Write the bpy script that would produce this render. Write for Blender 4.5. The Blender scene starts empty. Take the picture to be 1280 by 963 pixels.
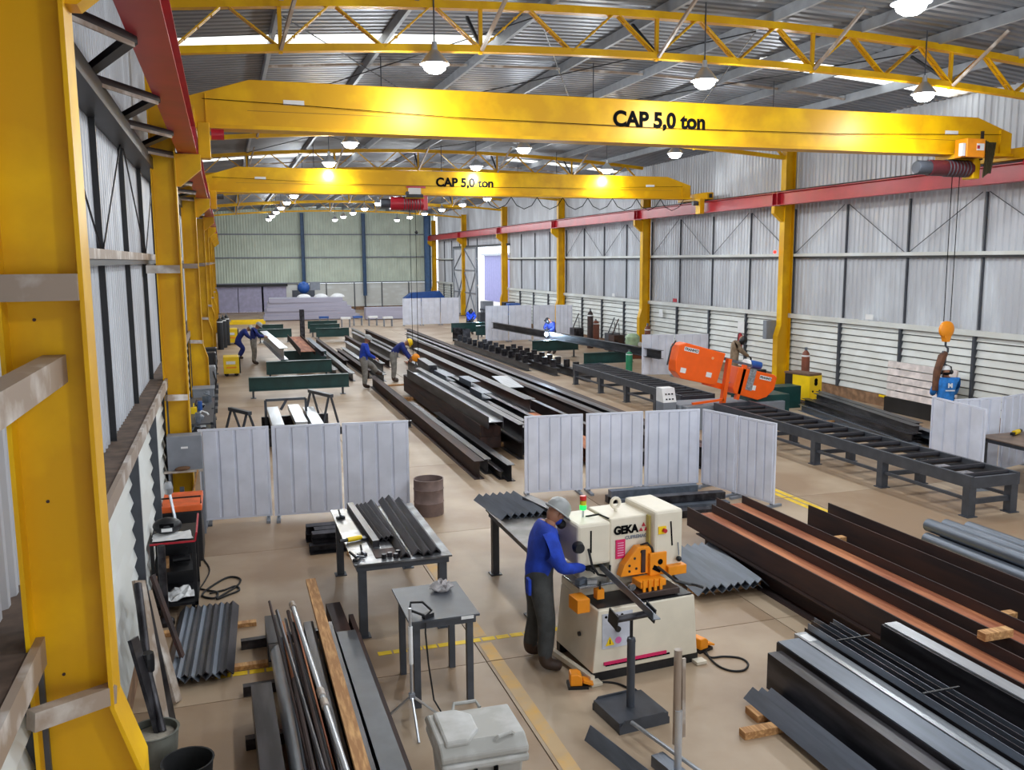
import bpy, math, random
import numpy as np
from mathutils import Matrix, Vector
random.seed(7)
D = bpy.data
SC = bpy.context.scene
COL = SC.collection

# ---------------------------------------------------------------- camera
FPX, CX, CY, CAMH = 1114.0, 640.0, 481.5, 4.17
_v1 = np.array([279-CX, 327-CY, FPX]); _v2 = np.array([4150-CX, 300-CY, FPX])
_y = _v1/np.linalg.norm(_v1); _x = _v2-_y*(_v2@_y); _x /= np.linalg.norm(_x); _z = np.cross(_x, _y)
ROT = np.array([_x, _y, _z])
cam = D.objects.new('camera', D.cameras.new('camera')); COL.objects.link(cam)
cam.data.sensor_fit = 'HORIZONTAL'; cam.data.sensor_width = 36.0
cam.data.lens = FPX/1280*36; cam.data.clip_end = 400; cam.data.clip_start = 0.05
_m = Matrix(((ROT[0,0], -ROT[0,1], -ROT[0,2], 0), (ROT[1,0], -ROT[1,1], -ROT[1,2], 0),
             (ROT[2,0], -ROT[2,1], -ROT[2,2], CAMH), (0, 0, 0, 1)))
cam.matrix_world = _m
SC.camera = cam
# ---------------------------------------------------------------- light and exposure
w = D.worlds.new('overcast_sky'); SC.world = w; w.use_nodes = True
bg = w.node_tree.nodes['Background']
bg.inputs[0].default_value = (0.86, 0.93, 1.0, 1); bg.inputs[1].default_value = 3.0
SC.view_settings.view_transform = 'Standard'; SC.view_settings.look = 'None'
SC.view_settings.exposure = 0.06; SC.view_settings.gamma = 1; SC.view_settings.use_curve_mapping = False
SC.cycles.use_denoising = True
SC.cycles.max_bounces = 8; SC.cycles.diffuse_bounces = 5; SC.cycles.transparent_max_bounces = 12
SC.cycles.sample_clamp_indirect = 6
LAMP_W = 170
LAMP_X = (3.4, 8.3, 13.1)
LAMP_Y = [9.55+5.05*k for k in range(-2, 13)]  # two nearest rows are unseen, added to light camera-facing surfaces
def hall_lights():
    ld = D.lights.new('high_bay_light', 'SPOT'); ld.energy = LAMP_W; ld.shadow_soft_size = 0.16
    ld.spot_size = math.radians(172); ld.spot_blend = 0.45      # reflector throws the light downward
    ld.color = (0.90, 0.96, 1.0)
    up = D.lights.new('high_bay_spill', 'POINT'); up.energy = LAMP_W*0.6; up.shadow_soft_size = 0.16; up.color = ld.color   # glow spilling from the diffuser bowl
    return ld, up

def ray(px, py): return ROT @ np.array([px-CX, py-CY, FPX])
def G(px, py, z=0.0):            # pixel -> point on the horizontal plane z
    d = ray(px, py); t = (z-CAMH)/d[2]; return (d[0]*t, d[1]*t, z)
def GX(px, py, x):               # pixel -> point on the wall plane X = x
    d = ray(px, py); t = x/d[0]; return (x, d[1]*t, CAMH+d[2]*t)
def GY(px, py, y):
    d = ray(px, py); t = y/d[1]; return (d[0]*t, y, CAMH+d[2]*t)

# ---------------------------------------------------------------- materials
def lin(c):
    return tuple(((v/255)/12.92 if v/255 <= 0.04045 else ((v/255+0.055)/1.055)**2.4) for v in c)
MATS = {}
def mat(name, col, rough=0.5, metal=0.0, var=0.12, scale=4.0, bump=0.0, col2=None, amt=0.5, stretch=(1,1,1), emit=0, spec=0.5, bscale=None):
    if name in MATS: return MATS[name]
    m = D.materials.new(name); m.use_nodes = True; nt = m.node_tree; N = nt.nodes; L = nt.links
    b = N['Principled BSDF']; c = lin(col)
    b.inputs['Roughness'].default_value = rough; b.inputs['Metallic'].default_value = metal
    b.inputs['Specular IOR Level'].default_value = spec
    if emit:
        b.inputs['Emission Color'].default_value = (*c, 1); b.inputs['Emission Strength'].default_value = emit
    if var or col2 or bump:
        tc = N.new('ShaderNodeTexCoord'); mp = N.new('ShaderNodeMapping'); mp.inputs['Scale'].default_value = stretch
        L.new(tc.outputs['Object'], mp.inputs[0])
        oi = N.new('ShaderNodeObjectInfo'); ad = N.new('ShaderNodeVectorMath'); ad.operation = 'ADD'
        sc_ = N.new('ShaderNodeVectorMath'); sc_.operation = 'SCALE'; sc_.inputs['Scale'].default_value = 37.0
        L.new(oi.outputs['Random'], sc_.inputs[0]); L.new(mp.outputs[0], ad.inputs[0]); L.new(sc_.outputs[0], ad.inputs[1])
        n = N.new('ShaderNodeTexNoise'); n.inputs['Scale'].default_value = scale; n.inputs['Detail'].default_value = 6
        L.new(ad.outputs[0], n.inputs['Vector'])
        r = N.new('ShaderNodeValToRGB'); L.new(n.outputs['Fac'], r.inputs[0])
        e = r.color_ramp.elements
        c2 = lin(col2) if col2 else tuple(v*(1-var*2) for v in c)
        c3 = tuple(min(1, v*(1+var)) for v in c)
        e[0].position = 0.62-amt*0.45; e[0].color = (*c2, 1); e[1].position = 0.68; e[1].color = (*c3, 1)
        L.new(r.outputs[0], b.inputs['Base Color'])
        if bump:
            bp = N.new('ShaderNodeBump'); bp.inputs['Strength'].default_value = bump; bp.inputs['Distance'].default_value = 0.02
            n2 = N.new('ShaderNodeTexNoise'); n2.inputs['Scale'].default_value = bscale or scale*6; L.new(ad.outputs[0], n2.inputs['Vector'])
            L.new(n2.outputs['Fac'], bp.inputs['Height']); L.new(bp.outputs[0], b.inputs['Normal'])
    else:
        b.inputs['Base Color'].default_value = (*c, 1)
    MATS[name] = m; return m
def skylight_mat():
    m = D.materials.new('skylight_sheet'); m.use_nodes = True; nt = m.node_tree
    nt.nodes.clear(); o = nt.nodes.new('ShaderNodeOutputMaterial'); mx = nt.nodes.new('ShaderNodeMixShader')
    a = nt.nodes.new('ShaderNodeBsdfTransparent'); a.inputs[0].default_value = (1, 0.97, 0.9, 1)
    t = nt.nodes.new('ShaderNodeBsdfTranslucent'); t.inputs[0].default_value = (0.95, 0.9, 0.8, 1)
    mx.inputs[0].default_value = 0.35
    nt.links.new(a.outputs[0], mx.inputs[1]); nt.links.new(t.outputs[0], mx.inputs[2]); nt.links.new(mx.outputs[0], o.inputs[0])
    return m
YEL = mat('yellow_paint', (236, 186, 4), 0.42, var=0.05, scale=1.2, col2=(214, 160, 8), amt=0.3, spec=0.3)
RED = mat('red_paint', (186, 36, 52), 0.35, var=0.08, scale=1.5)
SHEET = mat('wall_sheet_metal', (206, 210, 216), 0.42, 0.15, var=0.05, scale=1.6, col2=(188, 190, 196), amt=0.35, stretch=(1, 1, 0.25))
SHEETG = mat('end_wall_sheet', (206, 216, 200), 0.5, var=0.05, scale=1.0)
LOUV = mat('louvre_white', (216, 219, 217), 0.5, var=0.03, scale=1.0, col2=(204, 205, 200), amt=0.3)
ROOF = mat('roof_sheet', (128, 131, 137), 0.45, 0.4, var=0.1, scale=1.0)
PURL = mat('purlin_paint', (148, 152, 158), 0.5, var=0.06)
GIRT = mat('girt_paint', (206, 200, 194), 0.5, var=0.08, scale=3, col2=(150, 132, 116), amt=0.3)
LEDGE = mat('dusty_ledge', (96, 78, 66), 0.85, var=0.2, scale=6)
BLACK = mat('black_paint', (24, 24, 28), 0.45, var=0.2, scale=3)
DGREY = mat('dark_grey_paint', (66, 70, 78), 0.42, var=0.1, scale=5)
MGREY = mat('mid_grey_paint', (128, 133, 142), 0.45, var=0.06)
SCREEN = mat('screen_paint', (220, 223, 236), 0.45, var=0.05, scale=2.5)
BLUEC = mat('blue_column_paint', (48, 84, 124), 0.45, var=0.08)
CONC = mat('floor_concrete', (178, 158, 134), 0.45, var=0.06, scale=0.55, col2=(152, 126, 100), amt=0.42, bump=0.02, bscale=30)
JOINT = mat('joint_fill', (104, 84, 66), 0.9, var=0.15)
TAPEY = mat('yellow_tape', (240, 200, 30), 0.6, var=0.08, scale=8)
LINEO = mat('worn_floor_line', (206, 160, 84), 0.6, var=0.12, scale=5, col2=(196, 166, 124), amt=0.5)
BRICK = mat('masonry_base', (150, 116, 88), 0.9, var=0.2, scale=5, bump=0.3)
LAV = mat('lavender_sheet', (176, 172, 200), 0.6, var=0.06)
LAVD = mat('dark_lavender_cladding', (120, 118, 160), 0.6, var=0.04)  # lavender darkened so the bright sky does not wash it out
EGRND = mat('outside_ground', (214, 206, 200), 0.9, var=0.05)
LAMPE = mat('lamp_glow', (255, 255, 255), 0.4, var=0, emit=14)
LSHADE = mat('lamp_shade_alu', (200, 204, 210), 0.3, 0.6, var=0.03)
STEEL = mat('mill_scale_steel', (70, 68, 72), 0.36, 0.55, var=0.2, scale=2.5, col2=(34, 32, 36), amt=0.5, stretch=(3, 0.4, 3))
STEELB = mat('blue_grey_steel', (112, 120, 132), 0.38, 0.5, var=0.12, scale=3, stretch=(3, 0.3, 3))
STEELL = mat('bright_steel', (186, 190, 196), 0.3, 0.55, var=0.1, scale=3, stretch=(3, 0.3, 3))
RUST = mat('rusty_steel', (66, 42, 34), 0.7, 0.1, var=0.2, scale=2.0, col2=(46, 34, 34), amt=0.5, stretch=(3, 0.35, 3))
RUSTO = mat('orange_rust', (188, 120, 78), 0.75, var=0.12, scale=2.5, col2=(150, 84, 54), amt=0.4, stretch=(3, 0.3, 3))
TEAL = mat('dark_green_paint', (22, 66, 64), 0.4, var=0.12, scale=3)
WOOD = mat('raw_timber', (206, 160, 106), 0.75, var=0.12, scale=4, col2=(168, 120, 74), amt=0.4, stretch=(8, 1, 8))
CREAM = mat('cream_enamel', (226, 216, 196), 0.35, var=0.03)
ORANGE = mat('orange_enamel', (246, 150, 22), 0.4, var=0.05)
SAWO = mat('saw_orange', (250, 98, 10), 0.38, var=0.03)
WHITE = mat('white_plastic', (232, 232, 232), 0.5, var=0.03)
MAGENTA = mat('magenta_print', (214, 30, 96), 0.5, var=0.05)
RUBBER = mat('black_rubber', (20, 20, 22), 0.7, var=0.1)
CHROME = mat('machined_steel', (180, 182, 186), 0.25, 0.8, var=0.08)
INK = mat('black_ink', (14, 14, 16), 0.9, var=0, spec=0.05)
BLUEP = mat('blue_enamel', (34, 84, 160), 0.4, var=0.06)
WELDY = mat('welder_yellow', (246, 206, 14), 0.4, var=0.04)
BIN = mat('grey_bin_plastic', (190, 190, 188), 0.5, var=0.05, scale=3, col2=(160, 158, 152), amt=0.35)
GASB = mat('brown_cylinder', (124, 66, 44), 0.5, var=0.1)
DRUMM = mat('drum_rust', (132, 112, 106), 0.7, var=0.12, scale=6)
SKYL = skylight_mat()

# ---------------------------------------------------------------- mesh helpers
class MB:
    def __init__(s): s.v = []; s.f = []; s.m = []; s.cur = 0
    def add(s, vs, fs):
        o = len(s.v); s.v += [tuple(p) for p in vs]
        for q in fs: s.f.append([i+o for i in q]); s.m.append(s.cur)
        return s
    def mi(s, k): s.cur = k; return s
    def box(s, x0, y0, z0, x1, y1, z1):
        return s.add([(x0,y0,z0),(x1,y0,z0),(x1,y1,z0),(x0,y1,z0),(x0,y0,z1),(x1,y0,z1),(x1,y1,z1),(x0,y1,z1)],
                     [(0,3,2,1),(4,5,6,7),(0,1,5,4),(1,2,6,5),(2,3,7,6),(3,0,4,7)])
    def bx(s, c, d, rz=0.0, rx=0.0, ry=0.0):
        R = Matrix.Rotation(rz, 3, 'Z') @ Matrix.Rotation(ry, 3, 'Y') @ Matrix.Rotation(rx, 3, 'X')
        h = [v/2 for v in d]; C = Vector(c)
        P = [C + R @ Vector((sx*h[0], sy*h[1], sz*h[2])) for sz in (-1,1) for sx, sy in ((-1,-1),(1,-1),(1,1),(-1,1))]
        return s.add(P, [(0,3,2,1),(4,5,6,7),(0,1,5,4),(1,2,6,5),(2,3,7,6),(3,0,4,7)])
    def ext(s, prof, p, q, up=(0,0,1), caps=True):
        p = Vector(p); q = Vector(q); d = (q-p).normalized(); u = Vector(up)
        sd = d.cross(u)
        if sd.length < 1e-5: sd = d.cross(Vector((0,1,0)))
        sd.normalize(); u = sd.cross(d)
        n = len(prof)
        vs = [p + sd*a + u*b for a, b in prof] + [q + sd*a + u*b for a, b in prof]
        fs = [(i, (i+1) % n, n+(i+1) % n, n+i) for i in range(n)]
        if caps: fs += [tuple(range(n-1, -1, -1)), tuple(range(n, 2*n))]
        return s.add(vs, fs)
    def bar(s, p, q, w, h=None, up=(0,0,1)):
        h = w if h is None else h
        return s.ext([(-w/2,-h/2),(w/2,-h/2),(w/2,h/2),(-w/2,h/2)], p, q, up)
    def cyl(s, p, q, r, r2=None, n=12, caps=True):
        r2 = r if r2 is None else r2
        p = Vector(p); q = Vector(q); d = (q-p).normalized(); a = d.orthogonal().normalized(); b = d.cross(a)
        cs = [(math.cos(2*math.pi*i/n), math.sin(2*math.pi*i/n)) for i in range(n)]
        vs = [p + (a*c+b*t)*r for c, t in cs] + [q + (a*c+b*t)*r2 for c, t in cs]
        fs = [(i, (i+1) % n, n+(i+1) % n, n+i) for i in range(n)]
        if caps: fs += [tuple(range(n-1, -1, -1)), tuple(range(n, 2*n))]
        return s.add(vs, fs)
    def tube(s, pts, r, n=7):
        pts = [Vector(p) for p in pts]; k = len(pts); vs = []; fs = []
        a = None
        for i, p in enumerate(pts):
            d = (pts[min(i+1, k-1)]-pts[max(i-1, 0)]).normalized()
            a = d.orthogonal().normalized() if a is None else (a - d*a.dot(d)).normalized()
            b = d.cross(a)
            rr = r[i] if isinstance(r, (list, tuple)) else r
            vs += [p + (a*math.cos(2*math.pi*j/n)+b*math.sin(2*math.pi*j/n))*rr for j in range(n)]
        for i in range(k-1):
            for j in range(n):
                fs.append((i*n+j, i*n+(j+1) % n, (i+1)*n+(j+1) % n, (i+1)*n+j))
        fs += [tuple(range(n-1, -1, -1)), tuple(range((k-1)*n, k*n))]
        return s.add(vs, fs)
    def lathe(s, prof, c=(0,0,0), n=20, axis='z'):
        vs = []; fs = []; k = len(prof)
        for r, z in prof:
            for j in range(n):
                x, y = r*math.cos(2*math.pi*j/n), r*math.sin(2*math.pi*j/n)
                v = (x, y, z) if axis == 'z' else ((z, x, y) if axis == 'x' else (y, z, x))
                vs.append((v[0]+c[0], v[1]+c[1], v[2]+c[2]))
        for i in range(k-1):
            for j in range(n): fs.append((i*n+j, i*n+(j+1) % n, (i+1)*n+(j+1) % n, (i+1)*n+j))
        if prof[0][0] > 1e-4: fs.append(tuple(range(n-1, -1, -1)))
        if prof[-1][0] > 1e-4: fs.append(tuple(range((k-1)*n, k*n)))
        return s.add(vs, fs)
    def pr(s, pts, ax, a, b):      # polygon extruded along an axis: 'x' pts=(y,z) 'y' pts=(x,z) 'z' pts=(x,y)
        def P(p, t): return {'x': (t, p[0], p[1]), 'y': (p[0], t, p[1]), 'z': (p[0], p[1], t)}[ax]
        n = len(pts); vs = [P(p, a) for p in pts] + [P(p, b) for p in pts]
        fs = [(i, (i+1) % n, n+(i+1) % n, n+i) for i in range(n)] + [tuple(range(n-1, -1, -1)), tuple(range(n, 2*n))]
        return s.add(vs, fs)
    def sph(s, c, r, n=12, m=8, sc=(1,1,1), z0=-1, z1=1):
        prof = []
        for i in range(m+1):
            t = math.asin(z0) + (math.asin(z1)-math.asin(z0))*i/m
            prof.append((max(r*math.cos(t), 1e-5), r*math.sin(t)))
        o = len(s.v); s.lathe(prof, (0,0,0), n)
        for i in range(o, len(s.v)):
            v = s.v[i]; s.v[i] = (v[0]*sc[0]+c[0], v[1]*sc[1]+c[1], v[2]*sc[2]+c[2])
        return s
    def data(s, name, mats, smooth=False):
        me = D.meshes.new(name); me.from_pydata(s.v, [], s.f)
        for m in (mats if isinstance(mats, (list, tuple)) else [mats]): me.materials.append(m)
        for p, k in zip(me.polygons, s.m): p.material_index = k
        b = None
        import bmesh
        b = bmesh.new(); b.from_mesh(me); bmesh.ops.recalc_face_normals(b, faces=b.faces); b.to_mesh(me); b.free()
        if smooth:
            me.shade_smooth()
            try: me.set_sharp_from_angle(angle=math.radians(38))
            except Exception: pass
        return me
    def o(s, name, mats, parent=None, smooth=False, bevel=0, loc=None, rz=None, **kw):
        return link(name, s.data(name, mats, smooth), parent, bevel, loc, rz, **kw)
def link(name, me, parent=None, bevel=0, loc=None, rz=None, rot=None, **kw):
    ob = D.objects.new(name, me); COL.objects.link(ob); ob.parent = parent
    if loc is not None: ob.location = loc
    if rz is not None: ob.rotation_euler = (0, 0, rz)
    if rot is not None: ob.rotation_euler = rot
    if bevel:
        bm = ob.modifiers.new('bevel', 'BEVEL'); bm.width = bevel; bm.segments = 2; bm.limit_method = 'ANGLE'
    for k, v in kw.items(): ob[k] = v
    return ob
def thing(name, label, cat, loc=(0,0,0), rz=0, group=None, kind=None):
    o = D.objects.new(name, None); COL.objects.link(o); o.location = loc; o.rotation_euler = (0, 0, rz)
    o.empty_display_size = 0.1
    return tag(o, label, cat, group, kind)
def tag(o, label=None, cat=None, group=None, kind=None):
    if label: o['label'] = label
    if cat: o['category'] = cat
    if group: o['group'] = group
    if kind: o['kind'] = kind
    return o
def dup(root, loc=None, rz=None, label=None, group=None):
    r = root.copy(); COL.objects.link(r)
    if loc is not None: r.location = loc
    if rz is not None: r.rotation_euler = (0, 0, rz)
    if label: r['label'] = label
    if group: r['group'] = group
    for ch in list(root.children):
        c = ch.copy(); COL.objects.link(c); c.parent = r
        for g in list(ch.children):
            d = g.copy(); COL.objects.link(d); d.parent = c
    return r
def ibeam(w, h, t=0.012, tw=0.009):
    a, b = w/2, tw/2
    return [(-a,0),(a,0),(a,t),(b,t),(b,h-t),(a,h-t),(a,h),(-a,h),(-a,h-t),(-b,h-t),(-b,t),(-a,t)]
def hbeam(w, h, t=0.012, tw=0.009):      # I section lying on its side (flanges upright)
    return [(y-h/2, x+w/2) for x, y in ibeam(w, h, t, tw)]
def angle(a, t=0.008): return [(0,0),(a,0),(a,t),(t,t),(t,a),(0,a)]
def roofang(a, t=0.008):                 # angle lying like a roof, ridge up
    k = a*0.7071; d = t*1.414
    return [(-k,0),(0,k),(k,0),(k-d,0),(0,k-d),(-k+d,0)]
def chan(w, h, t=0.008): return [(0,0),(w,0),(w,t),(t,t),(t,h-t),(w,h-t),(w,h),(0,h)]
def rect(w, h): return [(-w/2,0),(w/2,0),(w/2,h),(-w/2,h)]
def crv(pts, n=6):                        # smooth curve through points (Catmull-Rom)
    P = [Vector(p) for p in pts]; P = [P[0]]+P+[P[-1]]; out = []
    for i in range(1, len(P)-2):
        a, b, c, d = P[i-1], P[i], P[i+1], P[i+2]
        for k in range(n):
            t = k/n; out.append(.5*((2*b)+(c-a)*t+(2*a-5*b+4*c-d)*t*t+(3*b-a-3*c+d)*t**3))
    return out+[P[-2]]
def text(body, size, m, parent, loc, rot, name='lettering', bold=0.0, depth=0.002, sx=1.0):
    cu = D.curves.new(name, 'FONT'); cu.body = body; cu.size = size; cu.offset = bold; cu.extrude = depth; cu.align_x = 'CENTER'; cu.align_y = 'CENTER'
    ob = D.objects.new(name, cu); COL.objects.link(ob)
    dg = bpy.context.evaluated_depsgraph_get(); dg.update()
    me = D.meshes.new_from_object(ob.evaluated_get(dg)); me.name = name
    D.objects.remove(ob); D.curves.remove(cu)
    me.materials.clear(); me.materials.append(m)
    o = link(name, me, parent, loc=loc, rot=rot); o.scale = (sx, 1, 1); return o
PI = math.pi

# ================================================================ THE HALL
WXL, WXR, YEND = -1.2, 17.55, 77.0
BAYS = [4.6+10.1*k for k in range(8)]     # column lines
def roofz(x): return 8.62 - 0.5*((x-8.2)/9.0)**2

# floor: slabs with recessed joints
fl = MB().box(-1.4, -8, -0.12, 17.8, YEND, -0.02).o('floor', JOINT, kind='structure')
xj = [-1.4, 2.42, 5.92, 9.42, 12.92, 16.42, 17.8]; yj = [-8, -5, -.5, 4.0] + [8.5+4.5*k for k in range(15)] + [YEND]
for i in range(6):
    for j in range(len(yj)-1):
        MB().box(xj[i]+.006, yj[j]+.006, -0.06, xj[i+1]-.006, yj[j+1]-.006, 0).o('slab', CONC, fl)
for k in range(24):
    if k in (9,): continue
    x = -0.28+k*0.165
    MB().box(x, 9.0, 0.0005, x+0.145, 9.09, 0.003).o('tape_strip', TAPEY, fl)
for (a, b) in ((3.2, 8.49), (8.51, 8.95), (9.12, 12.99)):
    MB().box(2.46, a, 0.0005, 2.60, b, 0.0025).o('painted_line', LINEO, fl)
for x in (9.12, 9.27):
    for (a, b) in ((9.0, 12.98), (13.02, 14.2)):
        MB().box(x, a, 0.0005, x+0.1, b, 0.0025).o('painted_line', TAPEY, fl)
MB().box(17.8, 40, -0.12, 70, 130, -0.03).o('floor_outside', EGRND, kind='structure')

def corrug(width, z0, z1, n, d=0.03, axis='y'):
    """trapezoid ribbed sheet, ribs vertical; returns MB in (y along, z up), face toward +x"""
    vs = []; fs = []; p = width/n
    xs = []
    for i in range(n):
        y = i*p; xs += [(y, 0), (y+p*.45, 0), (y+p*.58, d), (y+p*.87, d)]
    xs.append((width, 0))
    for y, x in xs: vs += [(x, y, z0), (x, y, z1)]
    for i in range(len(xs)-1): fs.append((2*i, 2*i+2, 2*i+3, 2*i+1))
    return MB().add(vs, fs)
PW = 10.1/4
sheetA = corrug(PW, 2.36, 4.24, 13).data('wall_sheet', SHEET)
sheetB = corrug(PW, 4.24, 8.2, 13).data('wall_sheet', SHEET)
slatm = MB().pr([(0.03,0.0),(0.06,-0.01),(0.066,0.005),(0.02,0.16),(0.01,0.16)], 'y', 0.03, PW-.03)
# pr 'y' gives (x, z) profile along y
slat = slatm.data('louvre_slat', LOUV)
def side_wall(name, side, y_first, nb, skip=()):
    xu = WXL if side < 0 else WXR; s = 1 if side < 0 else -1       # s: direction into the hall
    xl = -1.0 if side < 0 else 17.42
    root = MB().box(min(xl-s*.18, xl-s*.02), y_first, 0, max(xl-s*.18, xl-s*.02), y_first+nb*PW, 0.34).o(name, BRICK, kind='structure')
    for k in range(nb):
        y = y_first+k*PW
        if k in skip: 
            continue
        o = link('wall_sheet', sheetA, root, loc=(xu, y, 0)); o.scale = (s, 1, 1)
        o = link('wall_sheet', sheetB, root, loc=(xu, y, 0)); o.scale = (s, 1, 1)
        MB().box(min(xl-s*.12, xl-s*.07), y, .34, max(xl-s*.12, xl-s*.07), y+PW, 2.3).o('louvre_gap_shade', BLACK, root)  # black sheet added to stand for the shadow gaps between slats
        for j in range(10):
            o = link('louvre_slat', slat, root, loc=(xl-s*.06, y, 0.36+j*0.195)); o.scale = (s, 1, 1)
        MB().box(min(xl-s*.05, xl+s*.075), y-.035, 0.34, max(xl-s*.05, xl+s*.075), y+.035, 2.3).o('post', DGREY, root)
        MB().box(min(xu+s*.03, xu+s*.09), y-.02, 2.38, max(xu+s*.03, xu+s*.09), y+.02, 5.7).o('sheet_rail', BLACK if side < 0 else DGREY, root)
    ys, ye = y_first, y_first+nb*PW
    def run(mb_fn):
        a = ys
        segs = []
        for k in sorted(skip)+[nb]:
            b = y_first+k*PW
            if b > a+.01: segs.append((a, b))
            a = b+PW
        for a, b in segs: mb_fn(a, b)
    def bars(a, b):
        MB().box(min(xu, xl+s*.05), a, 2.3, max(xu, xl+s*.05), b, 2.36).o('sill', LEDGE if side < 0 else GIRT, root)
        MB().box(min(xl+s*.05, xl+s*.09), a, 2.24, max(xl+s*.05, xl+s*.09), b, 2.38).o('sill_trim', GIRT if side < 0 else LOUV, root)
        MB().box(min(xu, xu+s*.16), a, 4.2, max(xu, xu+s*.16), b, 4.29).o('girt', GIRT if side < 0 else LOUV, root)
        MB().box(min(xu+s*.02, xu+s*.14), a, 4.14, max(xu+s*.02, xu+s*.14), b, 4.2).o('girt_dark_strip', BLACK, root)  # separate black strip drawing the girt's dark underside
        MB().box(min(xl, xl-s*.1), a, 8.1, max(xl, xl-s*.1), b, 8.2).o('eave_strut', GIRT, root)
    run(bars)
    return root
wl = side_wall('wall_left', -1, 4.6-5*PW, 34)
MB().box(-1.5, -8.2, 5.6, 17.8, -8.0, 8.6).box(-1.5, -8.2, 0, .6, -8.0, 5.6).box(15.8, -8.2, 0, 17.8, -8.0, 5.6).o('wall_back', SHEET, kind='structure')   # unseen end; gate opening added so daylight fills from the front
YR = BAYS[0]
wr = side_wall('wall_right', 1, YR-5*PW, 33, skip=(25, 26, 27))
# bracing rods on the right wall between girt and crane rail
for k in range(0, 16):
    y = YR+k*PW
    a, b = (4.3, 5.7) if k % 2 == 0 else (5.7, 4.3)
    MB().cyl((17.45, y+.1, a), (17.45, y+PW-.1, b), 0.012, n=5).o('brace_rod', DGREY, wr)
for k in range(0, 8):
    y = 4.4+k*PW
    a, b = (4.3, 5.6) if k % 2 == 0 else (5.6, 4.3)
    MB().cyl((-1.1, y+.1, a), (-1.1, y+PW-.1, b), 0.01, n=5).o('brace_rod', BLACK, wl)
# big sliding door beside the opening in the right wall
DY0, DY1 = YR-5*PW+25*PW, YR-5*PW+28*PW
o = corrug(DY1-DY0, 5.15, 8.2, 40).o('wall_sheet', SHEET, wr, loc=(WXR, DY0, 0)); o.scale = (-1, 1, 1)
MB().box(17.3, DY0-.2, 5.05, 17.5, DY1+6.5, 5.2).o('door_track', DGREY, wr)
dr = thing('door_1', None, None, (17.25, DY1-.6, 0), kind='structure')
o = corrug(6.6, 0.02, 5.05, 30).o('door_sheet', SHEET, dr); o.scale = (-1, 1, 1)
for a, b in (((0,0,.1),(0,0,5)),((0,3.3,.1),(0,3.3,5)),((0,6.5,.1),(0,6.5,5)),((0,0,.1),(0,6.5,.1)),((0,0,1.75),(0,6.5,1.75)),((0,0,3.4),(0,6.5,3.4)),((0,0,5),(0,6.5,5)),
             ((0,0,.1),(0,3.3,3.4)),((0,3.3,.1),(0,0,3.4)),((0,3.3,3.4),(0,6.5,.1)),((0,6.5,3.4),(0,3.3,.1)),((0,0,3.4),(0,3.3,5)),((0,3.3,5),(0,6.5,3.4))):
    MB().bar((a[0]-.06,a[1],a[2]), (b[0]-.06,b[1],b[2]), 0.08, 0.05, up=(1,0,0)).o('door_frame_bar', MGREY, dr)
# building seen outside the opening
ob = thing('neighbour_building', 'pale lavender metal-clad building outside the open hall door', 'building', (26, 70.5, -0.03))
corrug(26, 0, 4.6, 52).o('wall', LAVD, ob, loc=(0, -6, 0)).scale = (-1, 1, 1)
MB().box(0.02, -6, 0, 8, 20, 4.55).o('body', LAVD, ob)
MB().box(-.3, -6.2, 4.6, 8.2, 20.2, 4.8).o('roof_edge', MGREY, ob)
MB().box(-.08, 6, 0, -.01, 9, 2.6).o('door', MGREY, ob)

# end wall
we = MB().box(5.0, YEND, 0, 17.8, YEND+.2, 0.3).o('wall_far', BRICK, kind='structure')
esh = corrug(2.36, 0, 2.0, 11).data('wall_sheet', SHEETG)
for k in range(8):
    for z0, h in ((2.3, 2.1), (4.4, 1.9), (6.3, 2.3)):
        o = link('wall_sheet', esh, we, loc=(-1.2+k*2.35, YEND, z0), rz=-PI/2); o.scale = (1, 1, h/2.0)
for k in range(3, 8):
    for j in range(9):
        MB().pr([(YEND,0),(YEND-.05,-.02),(YEND-.01,.2),(YEND,.2)], 'x', -1.2+k*2.35+.03, -1.2+(k+1)*2.35-.03).o('louvre_slat', LOUV, we, loc=(0,0,.3+j*.22))
    MB().box(-1.2+k*2.35-.04, YEND-.1, 0, -1.2+k*2.35+.04, YEND-.02, 2.3).o('post', DGREY, we)
MB().box(4.9, YEND-.01, 0, 5.9, YEND+.06, 2.3).o('panel', LOUV, we)
for z in (2.28, 4.4, 6.3):
    MB().box(-1.2, YEND-.18, z, 17.6, YEND-.02, z+.1).o('girt', MGREY, we)
MB().box(-1.0, YEND-.3, 2.1, 5.0, YEND-.1, 2.3).o('lintel', BLACK, we)
for i, x in enumerate((-0.9, 1.1, 3.0)):
    MB().box(x-.1, YEND+.02, 0, x+1.95, YEND+.1, 2.3).o('panel', LAV, we)
for x, wd in ((6.35, .28), (11.4, .28), (16.9, .55)):
    c = thing('end_column', 'blue steel column against the pale end wall' if wd < .5 else 'wide blue steel corner column where end wall meets side wall', 'column', (x, YEND-.4, 0), group='blue end wall columns' if wd < .5 else None)
    MB().ext(ibeam(.34, wd, .02, .015), (0, 0, 1.2 if wd < .5 else 0), (0, 0, 8.1), up=(1, 0, 0)).o('shaft', BLUEC, c, loc=(-wd/2, 0, 0))
    if wd < .5: MB().box(-.06, -.06, 0, .06, .06, 1.2).o('stub', DGREY, c)
    MB().box(-.25, -.2, 0, .25, .2, .03).o('base_plate', DGREY, c)

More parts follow.
